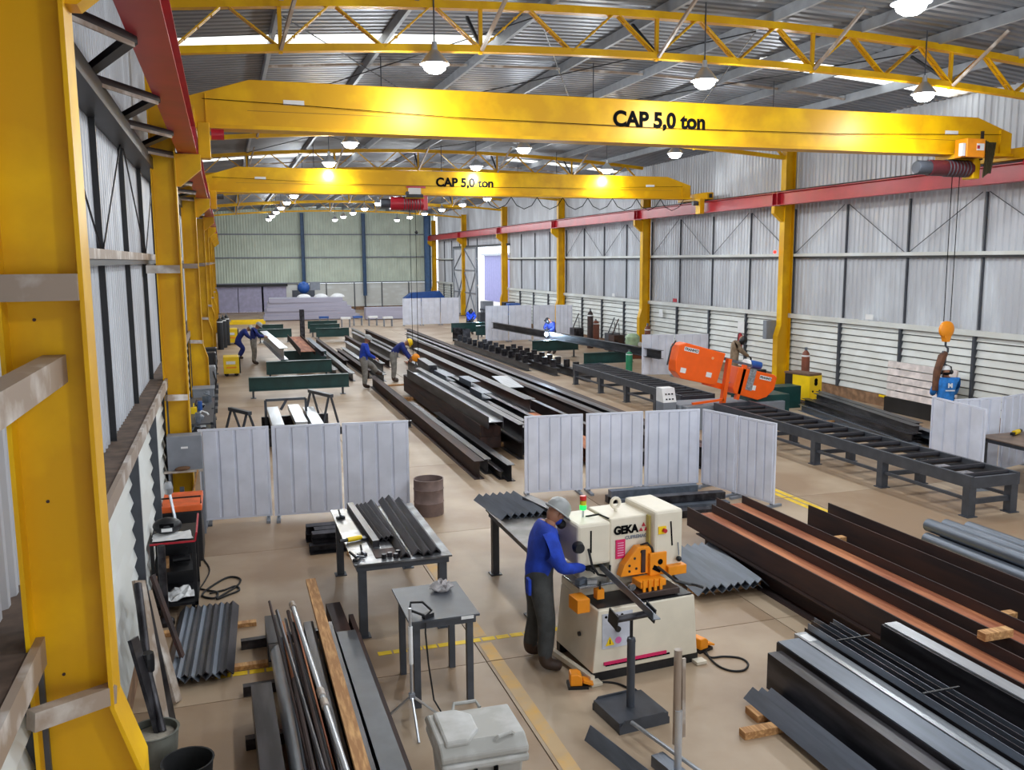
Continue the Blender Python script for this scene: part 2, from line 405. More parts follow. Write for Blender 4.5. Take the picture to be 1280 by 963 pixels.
# roof: ribbed sheets on purlins, two bands of skylight sheets
PX = [-1.3, 1.0, 3.1, 5.4, 7.6, 9.7, 11.6, 13.4, 15.4, 17.7]
ce = MB().box(-1.35, -8, 8.12, -1.2, YEND, 8.3).o('ceiling', PURL, kind='structure')
SKYB = [(17.7, 18.55), (27.8, 28.65), (37.9, 38.75), (48.0, 48.85)]
def ribs(L, n, xa, xb, d=0.035):
    prof = []; p = L/n; y = 0
    for i in range(n):
        y = i*p; prof += [(y, 0), (y+p*.5, 0), (y+p*.62, d), (y+p*.88, d)]
    prof.append((L, 0)); vs = []; fs = []
    for y, z in prof: vs += [(xa, y, roofz(xa)+z), (xb, y, roofz(xb)+z)]
    for i in range(len(prof)-1): fs.append((2*i, 2*i+1, 2*i+3, 2*i+2))
    return MB().add(vs, fs)
ysegs = []; y = 1.5
cuts = [-8.1, -2.5, 2.55, 7.6, 12.65, 17.7, 18.55, 23.2, 27.8, 28.65, 33.3, 37.9, 38.75, 43.4, 48.0, 48.85, 54, 60, 66, 71, YEND]
for i in range(9):
    cache = {}
    for a, b in zip(cuts[:-1], cuts[1:]):
        L = round(b-a, 3)
        sky = any(abs(a-s0) < .01 for s0, _ in SKYB) and (i <= 2 or i >= 6)
        key = (L, sky)
        if key not in cache: cache[key] = ribs(L, max(2, round(L/.25)), PX[i], PX[i+1]).data('roof_sheet' if not sky else 'skylight_sheet', ROOF if not sky else SKYL)
        link('roof_sheet' if not sky else 'skylight_sheet', cache[key], ce, loc=(0, a, 0))
for x in PX:
    z = roofz(x)-.005
    for a, b in ((-8, 24.9), (24.9, 50), (50, YEND)):
        MB().ext(chan(.07, .2, .008), (x, a+.01, z-.2), (x, b-.01, z-.2)).o('purlin', PURL, ce)
for (a, b) in ((9.6, 9.7), (19.9, 20.0), (30, 30.1), (40, 40.1)):
    for i in range(1, 8):
        MB().bar((PX[i]+.05, a, roofz(PX[i])-.12), (PX[i+1]-.03, a, roofz(PX[i+1])-.12), .05, .05).o('sag_bar', GIRT, ce)
for i, y0 in ((1, 15.2), (3, 15.2), (5, 15.2), (1, 25.2), (4, 25.2)):
    for a, b in (((PX[i], y0), (PX[i+2], y0+9.2)), ((PX[i+2], y0), (PX[i], y0+9.2))):
        MB().cyl((a[0], a[1], roofz(a[0])-.24), (b[0], b[1], roofz(b[0])-.24), .012, n=5).o('brace_rod', BLACK, ce)
# ================================================================ STEEL FRAME
# columns: deep I section with inner flange kicked inward below z 1.35 -> haunched base
def column_mesh(F):
    # local: x=0 inner flange face, web runs outward (-x for left columns)
    web = MB().pr([(-.02,2.02),(-.02,7.5),(-.34,7.5),(-.34,0),(F-.02,0),(F-.02,1.66)], 'y', -.006, .006).data('web', YEL)
    inner = MB()
    inner.box(-.02, -.13, 2.02, 0, .13, 7.5)
    inner.add([(0,-.13,2.02),(0,.13,2.02),(F,.13,1.66),(F,-.13,1.66),(-.02,-.13,2.02),(-.02,.13,2.02),(F-.02,.13,1.66),(F-.02,-.13,1.66)],
              [(0,1,2,3),(4,7,6,5),(0,3,7,4),(1,5,6,2)])
    inner.box(F-.02, -.13, 0, F, .13, 1.66)
    outer = MB().box(-.36, -.13, 0, -.34, .13, 7.5)
    return web, inner.data('inner_flange', YEL), outer.data('outer_flange', YEL)
CM = {0: column_mesh(.11), 1: column_mesh(.0)}
corb = MB().pr([(0,5.3),(.05,5.3),(.36,5.56),(.36,5.78),(0,5.78)], 'y', -.08, .08).data('corbel', YEL)
cbase = MB().box(-.4, -.18, 0, .24, .18, .03).data('base_plate', DGREY)
cbar = MB().bar((-.01, -.08, 2.08), (-.32, -.34, 2.12), .07, .09).data('tie_bar', GIRT)
cbar2 = MB().bar((-.02, -.14, 4.06), (-.5, -.16, 4.06), .05, .12).data('tie_bar', GIRT)
ords = ('first', 'second', 'third', 'fourth', 'fifth', 'sixth', 'seventh', 'eighth')
for side in (-1, 1):
    for k, y in enumerate(BAYS):
        if side > 0 and k == 6: pass
        nm = 'yellow steel column on the %s side of the hall, %s counted from the front stock pile' % ('tool cart' if side < 0 else 'roller conveyor', ords[k])
        c = thing('steel_column', nm, 'column', ((-.61 if side < 0 else 17.0), y, 0), 0 if side < 0 else PI, group='yellow columns carrying the crane rails')
        cw, ci, co = CM[1 if (side < 0 and k == 1) else 0]
        link('web', cw, c); link('inner_flange', ci, c); link('outer_flange', co, c); link('corbel', corb, c); link('base_plate', cbase, c)
        if side < 0: link('tie_bar', cbar, c); link('tie_bar', cbar2, c)
        if side < 0 and k == 0:
            for px, py in ((60, 627), (80, 843), (43, 400)):
                p = GY(px, py, y-.006); MB().cyl((p[0]+.61, -.012, p[2]), (p[0]+.61, -.005, p[2]), .008, n=8).o('bolt_hole', RUST, c)
            MB().bar((-.28, -3.2, 3.62), (-.16, -.02, 3.68), .10, .13).o('girt_stub', GIRT, c)
        if side > 0 and k == 2:
            bxo = MB().box(-.05, -.35, 1.55, .35, -.15, 2.15).o('switch_box', MGREY, c)
            MB().sph((.1, -.2, 4.35), .05, 8, 6).o('red_signal_lamp', mat('red_signal', (255, 40, 30), emit=3, var=0), c)
# crane rails
for side, xc in ((-1, -.44), (1, 16.83)):
    r = thing('crane_rail', 'long red crane runway beam above the %s' % ('yellow columns beside the tool cart' if side < 0 else 'yellow columns beside the roller conveyor'), 'rail beam', (xc, 0, 0))
    for k in range(8):
        a = -1.0 if k == 0 else BAYS[k-1]+.01; b = BAYS[k]-.01
        MB().ext(ibeam(.28, .40, .018, .012), (0, a, 5.8), (0, b, 5.8)).o('beam_segment', RED, r)
        MB().ext(rect(.06, .05), (0, a, 6.2), (0, b, 6.2)).o('rail_bar', RUST, r)
        for yy in (b-.12, b+.14):
            MB().box(-.135, yy-.008, 5.82, .135, yy+.008, 6.18).o('stiffener', RED, r)
# horizontal bracing between left rail and wall
hb = wl
MB().box(-1.17, -8, 5.55, -.93, 42, 5.72).o('chord', BLACK, hb)
MB().box(-1.17, 1.5, 5.72, -1.13, 42, 5.95).o('chord_web', BLACK, hb)
k = 0
for y in [1.0+2.525*i for i in range(15)]:
    a, b = ((-1.05, y), (-.5, y+.63)) if True else None
    for (p, q) in (((-1.05, y, 5.74), (-.56, y+1.26, 5.78)), ((-.56, y+1.26, 5.78), (-1.05, y+2.525, 5.74))):
        MB().bar(p, q, .09, .06).o('diagonal', BLACK, hb)
        if q[0] > p[0]: MB().bar((p[0]+.02, p[1]-.05, p[2]-.02), (q[0]+.02, q[1]-.05, q[2]-.02), .014, .09).o('angle_leg', GIRT, hb)

# roof trusses (shallow arch), one per column line
def tb(x): return 7.68-0.40*((x-8.2)/8.8)**2
def tt(x): return 8.36-0.43*((x-8.2)/8.8)**2
def truss():
    t = thing('roof_truss', 'x', 'truss', (0, 0, 0), group='yellow arched roof trusses')
    X = np.linspace(-.6, 17.0, 23)
    ch = MB(); ct = MB()
    for a, b in zip(X[:-1], X[1:]):
        ch.bar((a-.005, 0, tb(a)), (b+.005, 0, tb(b)), .14, .11); ct.bar((a-.005, 0, tt(a)), (b+.005, 0, tt(b)), .16, .12)
    ch.o('bottom_chord', YEL, t); ct.o('top_chord', YEL, t)
    for i in range(22):
        a, b = X[i], X[i+1]
        p, q = ((a, 0, tb(a)), (b, 0, tt(b))) if i % 2 == 0 else ((a, 0, tt(a)), (b, 0, tb(b)))
        for s in (-.045, .045):
            MB().bar((p[0], s, p[2]), (q[0], s, q[2]), .022, .06, up=(0, 1, 0)).o('diagonal', YEL, t)
        for f in (.25, .5, .75):
            m_ = [p[j]+(q[j]-p[j])*f for j in range(3)]
            MB().bx(m_, (.05, .1, .03)).o('batten', YEL, t)
        if i % 4 == 2: MB().bar((a, 0, tb(a)-.08), (a, 0, tt(a)+.06), .06, .06, up=(0,1,0)).o('vertical', YEL, t)
        if i % 4 == 2:
            MB().bar((a, -.08, tb(a)-.03), (a+.25, -1.1, roofz(a)-.12), .05, .05).o('knee_brace', GIRT, t)
            MB().bar((a, .08, tb(a)+.1), (a+.1, 1.2, roofz(a)-.12), .05, .05).o('knee_brace', BLACK, t)
    return t
t0 = truss(); t0['label'] = 'yellow arched lattice roof truss nearest above the first crane bridge'
t0.location = (0, BAYS[1], 0)
for k in (2, 3, 4, 5, 6):
    dup(t0, (0, BAYS[k], 0), label='yellow arched lattice roof truss on the %s pair of columns' % ords[k])

# ---------------------------------------------------------------- lamps
LD, LU = hall_lights()
shade = MB().lathe([(.04,.34),(.05,.22),(.11,.16),(.24,0),(.245,-.01),(.225,-.005),(.1,.14),(.02,.15)], n=20).data('shade', LSHADE, True)
bulb = MB().lathe([(.001,-.15),(.1,-.14),(.17,-.09),(.2,-.01),(.1,.05),(.001,.06)], n=16).data('bulb', LAMPE, True)
rod = [MB().cyl((0,0,.33),(0,0,roofz(x)-7.3), .012, n=6).data('hanger', DGREY) for x in LAMP_X]
l0 = None
for j, y in enumerate(LAMP_Y):
    for i, x in enumerate(LAMP_X):
        lamp = thing('high_bay_lamp', 'lit round high-bay lamp hanging from the roof '+('on the tool table side', 'in the middle row', 'on the roller conveyor side')[i], 'lamp', (x, y, 7.3), group='high-bay lamps under the roof')
        link('shade', shade, lamp); link('bulb', bulb, lamp); link('hanger', rod[i], lamp)
        lo = D.objects.new('bulb_light', LD); COL.objects.link(lo); lo.parent = lamp; lo.location = (0, 0, -.34)
        lo = D.objects.new('bulb_spill', LU); COL.objects.link(lo); lo.parent = lamp; lo.location = (0, 0, -.36)

# ---------------------------------------------------------------- overhead cranes
def crane(y, label, hoist_x, near):
    c = thing('overhead_crane', label, 'crane', (0, y, 0))
    zb, zt = 6.32, 7.12
    MB().pr([(-.42,zb+.06),(-.42,zb+.5),(.55,zt),(15.6,zt),(16.55,zb+.5),(16.55,zb+.06)], 'y', -.16, .16).o('girder', YEL, c, bevel=.01)
    MB().box(-.44, -.22, zb, 16.57, .22, zb+.06).o('bottom_flange', YEL, c)
    for x in (-.15, 16.2):
        MB().box(x-.006, -.20, zb+.06, x+.006, .20, zb+.55).o('end_stiffener', YEL, c)
    MB().box(.5, -.168, zb+.3, 15.8, -.161, zb+.308).o('web_seam', mat('seam_shadow', (170, 128, 10), 0.5), c)
    for xc in (-.44, 16.83):
        e = MB().box(xc-.13, -1.1, 6.27, xc+.13, 1.1, 6.52).o('end_carriage', YEL, c, bevel=.01)
        for yy in (-.85, .85):
            MB().cyl((xc-.05, yy, 6.31), (xc+.05, yy, 6.31), .065, n=14).o('wheel', DGREY, e, smooth=True)
        sx_ = 1 if xc < 5 else -1
        MB().box(min(xc+sx_*.16, xc+sx_*.34), -.98, 5.76, max(xc+sx_*.16, xc+sx_*.34), -.66, 6.3).o('drive_guard', YEL, e, bevel=.01)
        for yy in (-1.16, 1.1):
            MB().box(xc-.05, yy, 6.33, xc+.05, yy+.06, 6.46).o('buffer', RUBBER, e)
        MB().cyl((xc+(.36 if xc < 5 else -.36), -.82, 6.14), (xc+(.55 if xc < 5 else -.55), -.82, 6.14), .085, n=12).o('drive_motor', RED if near else DGREY, e, smooth=True)
    for x in (1.25, 14.9):
        MB().box(x-.17, -.17, zb+.42, x+.17, -.162, zb+.5).o('warning_plate', WHITE, c)
    MB().tube([(-.2,-.2,zb+.46),(1,-.2,zb+.43),(4,-.2,zb+.33),(8,-.2,zb+.3),(12,-.2,zb+.33),(16.2,-.2,zb+.46)], .006, 5).o('festoon_wire', INK, c)
    text('CAP 5,0 ton', .385 if near else .4, INK, c, (8.02 if near else 7.95, -.166, zb+.43), (PI/2, 0, 0), bold=.016)
    return c
c1 = crane(15.9, 'nearer yellow overhead crane bridge lettered with its capacity, hoist at its right end', 15.3, True)
c2 = crane(30.1, 'farther yellow overhead crane bridge with a red hoist near mid span', 7.0, False)
# hoist of the near crane
def hoist(c, x, near):
    z = 6.25
    h = MB().box(x-.28, -.5, z-.02, x+.28, .28, z+.08).o('trolley', YEL if near else BLACK, c)
    for sx in (-.2, .2):
        for sy in (-.26, .26): MB().cyl((x+sx, sy-.02, z+.12), (x+sx, sy+.02, z+.12), .07, n=10).o('trolley_wheel', DGREY, h)
    if near:
        MB().box(x-.3, -.62, z-.02, x+.18, -.28, z+.36).o('control_box', ORANGE, c, bevel=.015)
        MB().box(x-.05, -.632, z+.12, x+.14, -.622, z+.26).o('maker_plate', WHITE, c)
        MB().box(x-.05, -.636, z+.15, x+.02, -.632, z+.22).o('maker_mark', RED, c)
        MB().box(x-.40, -.6, z+.0, x-.32, -.5, z+.26).o('cable_gland_box', WHITE, c)
    d = MB().cyl((x-.75, -.05, z-.2), (x+.35, -.05, z-.2), .17 if near else .22, n=18).o('rope_drum', mat('hoist_maroon', (92, 34, 42), .5) if near else RED, c, smooth=True)
    for i in range(7): MB().lathe([(.175 if near else .225, -.012),(.185 if near else .235, 0),(.175 if near else .225, .012)], (x-.3+i*.09, -.05, z-.2), 18, 'x').o('drum_rib', DGREY, d)
    MB().lathe([(.001,-.32),(.13,-.32),(.15,-.28),(.15,.0),(.09,.03),(.001,.03)], (x-.75, -.05, z-.2), 16, 'x').o('hoist_motor', DGREY, c, smooth=True)
    MB().box(x+.32, -.2, z-.42, x+.5, .12, z+.12).o('gearbox', YEL if near else RED, c, bevel=.02)
    if near:
        for k in range(5):
            MB().tube([(x+.45+.05*k, -.3, z+.4-.02*k), (x+.5+.05*k, -.34, z+.1), (x+.48+.04*k, -.3, z-.4+.03*k), (x+.6+.03*k, -.25, z-.3), (x+.62+.05*k, -.25, z+.35)], .02, 6).o('festoon_loop', mat('cable_olive', (70, 62, 30), .6), c)
        MB().bar((x+.3, -.4, z+.55), (x+.3, -.4, z-.05), .05).o('tow_arm', BLACK, c)
    else:
        MB().box(x-.15, -.3, z+.0, x+.25, -.16, z+.3).o('control_box', WHITE, c); MB().box(x-.28, -.34, z-.05, x+.35, -.3, z).o('bracket', YEL, c)
        MB().box(x-.22, -.26, z+.3, x+.42, -.2, z+.36).o('terminal_rail', RED, c)
    for s in (-.09, .09):
        zz = 2.75 if near else 0.9
        MB().cyl((x+s*1.1, -.05, z-.3), (x+s, -.05, zz), .009, n=5).o('wire_rope', INK, c)
    return x
p = GY(1181, 412, 15.9); HX = p[0]
hoist(c1, HX, True)
p2 = GY(515, 256, 30.1); hoist(c2, p2[0]-.0, False)
hkz = MB().lathe([(.001,-.06),(.1,-.06),(.14,-.03),(.14,.03),(.1,.06),(.001,.06)], (p2[0],-.05,.85), 16, 'y').o('hook_sheave', ORANGE, c2, smooth=True)
MB().tube([(p2[0],-.05,.75),(p2[0],-.05,.62),(p2[0]+.06,-.05,.55),(p2[0],-.05,.49),(p2[0]-.06,-.05,.54)], .02, 6).o('hook', DGREY, hkz)
MB().sph((p2[0]+.12,-.05,5.1), .06, 10, 6).o('limit_weight', BLACK, c2, smooth=True)
# festoon on far crane
for k in range(8):
    x0 = 8.6+k*.95
    MB().tube([(x0,-.3,6.3),(x0+.2,-.3,6.02),(x0+.47,-.3,5.9),(x0+.75,-.3,6.02),(x0+.95,-.3,6.3)], .014, 5).o('festoon_loop', INK, c2)
# hook block of the near crane with hanging sling
hk = thing('hook_block', 'yellow hook block hanging on wire ropes by the side wall', 'hook', (HX, 15.85, 0))
hz = p[2]
MB().lathe([(.001,-.07),(.13,-.07),(.19,-.03),(.19,.03),(.13,.07),(.001,.07)], (0,0,hz), 18, 'y').o('sheave_cheek', ORANGE, hk, smooth=True)
MB().pr([(-.14,hz),(.14,hz),(.05,hz-.27),(-.05,hz-.27)], 'y', -.06, .06).o('cheek_plate', ORANGE, hk)
MB().tube([(0,0,hz-.25),(0,0,hz-.36),(.07,0,hz-.42),(.07,0,hz-.5),(0,0,hz-.54),(-.07,0,hz-.49)], .025, 7).o('hook', DGREY, hk, smooth=True)
sl = thing('lifting_sling', 'brown leather-wrapped lifting sling hanging from the hook block', 'sling', (HX, 15.85, 0))
MB().tube([(.02,0,hz-.52),(-.08,0,hz-.6),(-.2,.0,hz-.95),(-.22,0,hz-1.35)], [.06,.09,.08,.07], 9).o('wrapped_leg', mat('leather_brown', (104, 64, 40), .7, var=.2, scale=8), sl, smooth=True)
MB().tube([(.03,0,hz-.52),(0,0,hz-.9),(-.05,0,hz-1.4)], .025, 6).o('chain_leg', DGREY, sl)
# ================================================================ STEEL STOCK AND TABLES
def stock(name, prof, p, q, m, label, cat, group=None, up=(0,0,1)):
    """one piece of steel: profile swept from p to q, origin at p"""
    if q[1] < p[1]-.2 and abs(q[0]-p[0]) < 1: p, q = q, p
    P = Vector(p); o = MB().ext(prof, (0,0,0), Vector(q)-P, up).o(name, m, loc=P)
    return tag(o, label, cat, group)
def hlying(x, y0, y1, z, h, w, label, web=RUSTO, fl=RUST, group=None):
    """H beam on its side: two upright flanges joined by a web half-way up"""
    t = thing('steel_h_section', label, 'steel beam', (x, y0, z), group=group)
    L = y1-y0
    MB().box(0, 0, 0, .016, L, h).o('flange', fl, t); MB().box(w-.016, 0, 0, w, L, h).o('flange', fl, t)
    MB().box(.016, .002, h*.55-.008, w-.016, L-.002, h*.55+.008).o('web', web, t)
    return t
def block(p, d, label, group='timber blocks under the steel'):
    return tag(MB().bx((0,0,d[2]/2), d).o('timber_block', WOOD, loc=p, bevel=.004), label, 'wood block', group)
# --- long centre stack
GC = 'dark steel beams of the long centre stack'
CL = 'long dark steel I-beam lying in the centre stack'
def cbeam(x, y0, y1, z, h, w, m=STEEL, label=CL, dx=0.0):
    return stock('steel_i_section', ibeam(w, h), (x, y0, z), (x+dx, y1, z), m, label, 'steel beam', GC if label == CL else None)
cbeam(4.47, 16.05, 29.5, 0.0, .36, .2, RUST, 'long I-beam with dusty tan top flange, outermost of the centre stack by the two workers', .08)
cbeam(4.74, 16.4, 24, 0.0, .3, .14); cbeam(4.86, 15.9, 23, 0.0, .17, .1); cbeam(5.0, 15.7, 22.0, 0.0, .32, .16)
for y in (17.2, 20.5, 24.5): block((5.6, y+1.6, 0), (1.3, .1, .1), 'timber sleeper under the hollow steel sections of the centre stack')
for z in (.1, .36): tag(stock('steel_box_section', rect(.46, .25), (5.36, 18.3, z), (5.45, 27.5, z), RUST, 'brown hollow steel box section stacked in the centre pile', 'steel section', 'box sections in the centre pile'))
hlying(5.16, 17.8, 26.6, .62, .26, .34, 'steel H-beam lying on its side on top of the brown box sections', web=STEELL, fl=STEEL)
for z in (0, .38): cbeam(5.79, 17.4, 28.0, z, .37, .17)
cbeam(6.0, 17.8, 29, 0, .6, .2, label='deep I-beam with bright worn top beside the double I-beams in the centre stack')
cbeam(6.45, 19.2, 33, .05, .42, .14); cbeam(6.72, 16.5, 34, .05, .48, .12)
cbeam(7.1, 16.2, 36, .05, .28, .5, RUSTO, 'wide orange-rusted beam lying low in the centre stack')
cbeam(7.2, 21.0, 35, .34, .34, .28, label='short-ended beam with pale flat top laid over the orange-rusted beam')
cbeam(7.6, 16, 37, .0, .5, .12); cbeam(7.95, 16, 34, .0, .3, .2)
cbeam(8.3, 16, 42, 0, .5, .16, RUST); cbeam(8.62, 15.6, 44, 0, .42, .2); cbeam(8.95, 15.4, 46, 0, .45, .2)
stock('steel_plate_girder', ibeam(.3, .32), (9.35, 15.3, 0), (9.75, 50, 0), RUST, 'very long rust-brown girder, outermost of the centre stack beside the clear floor lane', 'steel beam')
for i, (x, y0, y1, h) in enumerate(((4.75, 31.5, 40, .3), (5.1, 30.5, 41, .25), (5.5, 33, 43, .35), (6.0, 34.5, 47, .3), (6.5, 36, 48, .4), (7.0, 38, 52, .3), (7.5, 38.5, 50, .35), (4.1, 31, 42, .28), (3.7, 32.5, 41, .24), (4.4, 35, 46, .3))):
    cbeam(x, y0, y1, 0, h, .18, STEEL if i % 3 else RUST, 'dark steel beam in the far half of the centre stack', -.1)['group'] = 'far beams of the centre stack'
for (x, y, z, l) in ((6.35, 22.5, .5, 1.2), (6.6, 24.5, .53, 1.4), (6.1, 25.5, .6, 1.6)):
    tag(MB().ext(chan(.3, .16), (0,0,0), (0, l, 0)).o('channel_offcut', STEELB, loc=(x, y, z)), 'short channel offcut lying across the top of the centre stack', 'steel offcut', 'offcuts on the centre stack')
tag(MB().ext(rect(.26, .3), (0,0,0), (.1, 2.2, 0)).o('steel_block', STEEL, loc=(6.1, 27.2, .6)), 'dark square steel section between the two workers and the deep beam', 'steel section')
tag(MB().bx((0,0,.01), (.5, 2.6, .02), rz=-.12).o('steel_sheet', STEELL, loc=(8.0, 25.5, .5)), 'loose pale flat bar lying on the centre stack', 'flat bar')
for (x, y) in ((5.0, 26.2), (5.1, 29.4)): tag(MB().bx((0,0,.02), (1.0, .12, .04), rz=.1).o('timber_plank', WOOD, loc=(x, y, 0)), 'thin timber plank on the floor beside the tan-topped I-beam', 'plank', 'planks by the centre stack')
# fabricated parts with upright stubs
for i, (x, y0, y1) in enumerate(((10.75, 31.5, 43), (11.25, 29.8, 40), (11.75, 27.9, 37))):
    t = thing('stub_beam', 'dark fabricated beam with a row of upright plate stubs on the floor near the welders', 'fabricated beam', (x, y0, 0), group='fabricated stub beams')
    MB().ext(ibeam(.22, .28), (0,0,0), (0, y1-y0, 0)).o('beam', STEEL, t)
    for k in range(int((y1-y0)/.9)):
        MB().box(-.1, .4+k*.9, .28, .1, .52+k*.9, .55).o('stub', STEEL, t)
for i, (x, y) in enumerate(((11.3, 44.3), (11.5, 43.4))): tag(MB().ext(ibeam(.4, .4), (0,0,0), (0,0,.7), up=(0,1,0)).o('upright_stub', STEEL, loc=(x, y, 0)), 'short H section standing upright behind the stub beams', 'steel section', 'upright H stubs')

# --- rusty H-beams beside the punching machine
hlying(6.30, 3.0, 11.3, .28, .28, .42, 'rusty H-beam on its side nearest the machine, orange web showing, upper of two')
tag(stock('steel_i_section', ibeam(.5, .27, .014, .2), (6.5, 3.0, 0), (6.5, 10.95, 0), RUST, 'dark brown beam under the rusty H-beam nearest the machine', 'steel beam'))
hlying(6.96, 3.0, 11.6, .28, .28, .46, 'rusty H-beam on its side with wide orange web, second from the machine')
tag(stock('steel_i_section', ibeam(.42, .27), (7.18, 3.0, 0), (7.18, 11.2, 0), RUST, 'dark brown beam under the second rusty H-beam', 'steel beam'))
hlying(7.98, 3.0, 10.75, .1, .48, .36, 'tall dark H-beam on its side standing on timber blocks by the yellow floor line', web=RUST, fl=RUST)
tag(stock('steel_angle', angle(.22), (7.6, 3.0, .1), (7.6, 10.9, .1), RUST, 'low rusty angle bar between the second and the tall H-beam', 'angle bar'))
for i, (px, py) in enumerate(((1080, 690), (1212, 802))):
    p = G(px, py, .15); block((7.62, p[1], .33), (.5, .1, .08), 'timber block between the rusty H-beams')
block((6.84, 6.3, .56), (.34, .1, .08), 'timber block wedged on top between the two rusty H-beams', None)
for y in (4.6, 9.6): block((7.85, y, 0), (.7, .1, .098), 'timber block under the rusty H-beams')
# --- near dark stack
GN = 'dark profiles of the near stack'
for y in (6.35, 4.3):
    block((5.1, y, 0), (1.9 if y < 5 else 1.95, .1, .07), 'long timber sleeper under the near stack of dark profiles')
block((4.46, 6.62, 0), (.14, .2, .07), 'timber block poking out in front of the near stack', None)
for i, (x, z) in enumerate(((4.55, .07), (4.61, .085), (4.67, .1))):
    stock('steel_angle', roofang(.14, .01), (x, 6.85-.06*i, z), (x, 3.0, z), STEELB, 'blue-grey angle bar at the outer edge of the near stack', 'angle bar', 'nested angle bars of the near stack')
stock('steel_channel', chan(.15, .36), (4.77, 6.95, .07), (4.77, 3, .07), STEEL, 'black channel with upright web in the near stack', 'steel channel')
stock('steel_box_section', rect(.25, .40), (5.06, 7.05, .07), (5.06, 3, .07), STEEL, 'black box section beneath the pale blue flat bar in the near stack', 'steel section')
stock('flat_bar', rect(.24, .012), (5.06, 7.04, .471), (5.06, 3, .471), STEELB, 'wide pale blue flat bar on the near stack', 'flat bar')
stock('flat_bar', rect(.13, .06), (5.27, 7.15, .42), (5.27, 3, .42), STEELL, 'pale bright flat bar with paper label on the near stack', 'flat bar')
tag(MB().bx((0,0,.001), (.09, .16, .002)).o('paper_label', WHITE, loc=(5.27, 7.02, .481)), 'white paper label stuck on the bright flat bar', 'label')
stock('steel_box_section', rect(.13, .35), (5.27, 7.1, .07), (5.27, 3, .07), STEEL, 'black box section under the bright flat bar', 'steel section')
for r in range(3):
    for k in range(5):
        stock('steel_angle', angle(.068, .006), (5.36+k*.074, 7.25-.05*((k*3+r) % 4), .361+r*.069), (5.36+k*.074, 3, .361+r*.069), STEEL if (k+r) % 2 else STEELB, 'thin angle bar in the strapped bundle on the near stack', 'angle bar', 'strapped thin bars of the near stack')
stock('steel_box_section', rect(.38, .29), (5.55, 7.0, .07), (5.55, 3, .07), STEEL, 'black box section carrying the strapped bundle', 'steel section')
for y in (6.7, 5.6): tag(MB().box(-.19, 0, .0, .19, .02, .006).o('steel_strap', BLACK, loc=(5.55, y, .569)), 'black strap across the bundle of thin bars', 'strap', 'straps on the bar bundle')
stock('steel_box_section', rect(.2, .62), (6.0, 6.75, .02), (6.0, 3, .02), [STEEL][0], 'tall black box section with bright top edge between near stack and rusty beams', 'steel section')
stock('flat_bar', rect(.14, .012), (6.0, 6.74, .641), (6.0, 3, .641), STEELL, 'bright flat bar on the tall black box section', 'flat bar')
# --- grey tube bundle by the conveyor
for i, (x, z, y0) in enumerate(((9.55, .1, 10.1), (9.77, .1, 10.0), (9.99, .1, 10.15), (10.21, .1, 10.0), (9.66, .27, 10.2), (9.88, .27, 10.1), (10.1, .27, 9.9))):
    tag(MB().cyl((0,0,0), (0, 4.2-y0, 0), .095, n=14).o('steel_pipe', STEELB, loc=(x, y0, z), smooth=True), 'grey steel pipe in the bundle beside the roller conveyor end', 'pipe', 'grey pipes by the conveyor')
for i, x in enumerate((10.5, 10.62, 10.74)):
    stock('steel_angle', roofang(.14), (x, 9.9-.25*i, .05), (x, 4.3, .05), STEELB, 'grey angle bar on the floor beside the pipe bundle', 'angle bar', 'angle bars by the pipes')
block((9.86, 8.9, 0), (1.2, .1, .01), 'thin timber lath under the grey pipes', None)
# --- zig-zag angle bundle right of the machine
for i in range(8):
    stock('steel_angle', roofang(.16, .008), (5.42+i*.112, 9.2+.02*(i % 3), .09), (5.56+i*.112, 10.75, .09), STEELB, 'blue-grey angle bar in the zig-zag bundle behind the punching machine', 'angle bar', 'zig-zag angle bundle')
for y in (9.5, 10.4): block((5.85, y, 0), (1.0, .1, .088), 'timber sleeper under the zig-zag angle bundle')
# --- angles on battens by the left wall
for y, a, b in ((10.28, -.9, .16), (9.15, -.8, .24)):
    block(((a+b)/2, y, 0), (b-a, .09, .05), 'timber batten under the row of angle bars by the wall')
for i in range(9):
    stock('steel_angle', roofang(.1, .008), (-.70+i*.066, 8.88+.03*(i % 3), .052), (-.62+i*.066, 10.82-.02*(i % 2), .052), (STEELB, STEEL, STEEL)[i % 3 if i > 1 else 0], 'painted angle bar in the row laid on two battens by the wall', 'angle bar', 'angle bars on battens')
# --- floor stack behind the first table
for i, (y, z) in enumerate(((12.75, 0), (12.95, 0), (13.15, 0), (13.35, 0), (12.85, .14), (13.05, .14), (13.25, .14))):
    stock('steel_channel', chan(.17, .13), (.98+.05*(i % 3), y, z), (2.7, y, z), STEEL, 'dark channel in the floor stack behind the table of angle bars', 'steel channel', 'channels behind the table')
tag(MB().bx((0,0,.04), (.1,.1,.08), rz=.4).o('timber_block', WOOD, loc=(1.55, 12.4, 0)), 'orange-brown wood offcut by the floor stack of channels', 'wood block')
# --- bars on the floor in front of the corner screens
for i, (x0, x1, y, z) in enumerate(((6.1, 7.6, 13.75, 0), (6.2, 7.9, 13.5, 0), (6.3, 7.8, 13.2, 0), (6.5, 7.9, 12.9, 0), (6.4, 7.6, 12.6, 0), (6.1, 7.7, 13.62, .13), (6.5, 7.9, 13.05, .13))):
    stock('flat_bar', rect(.16, .12), (x0, y, z), (x1, y-.1, z), STEELB if i % 2 else STEEL, 'dark square bar on the floor inside the corner of grey screens', 'steel bar', 'bars by the corner screens')

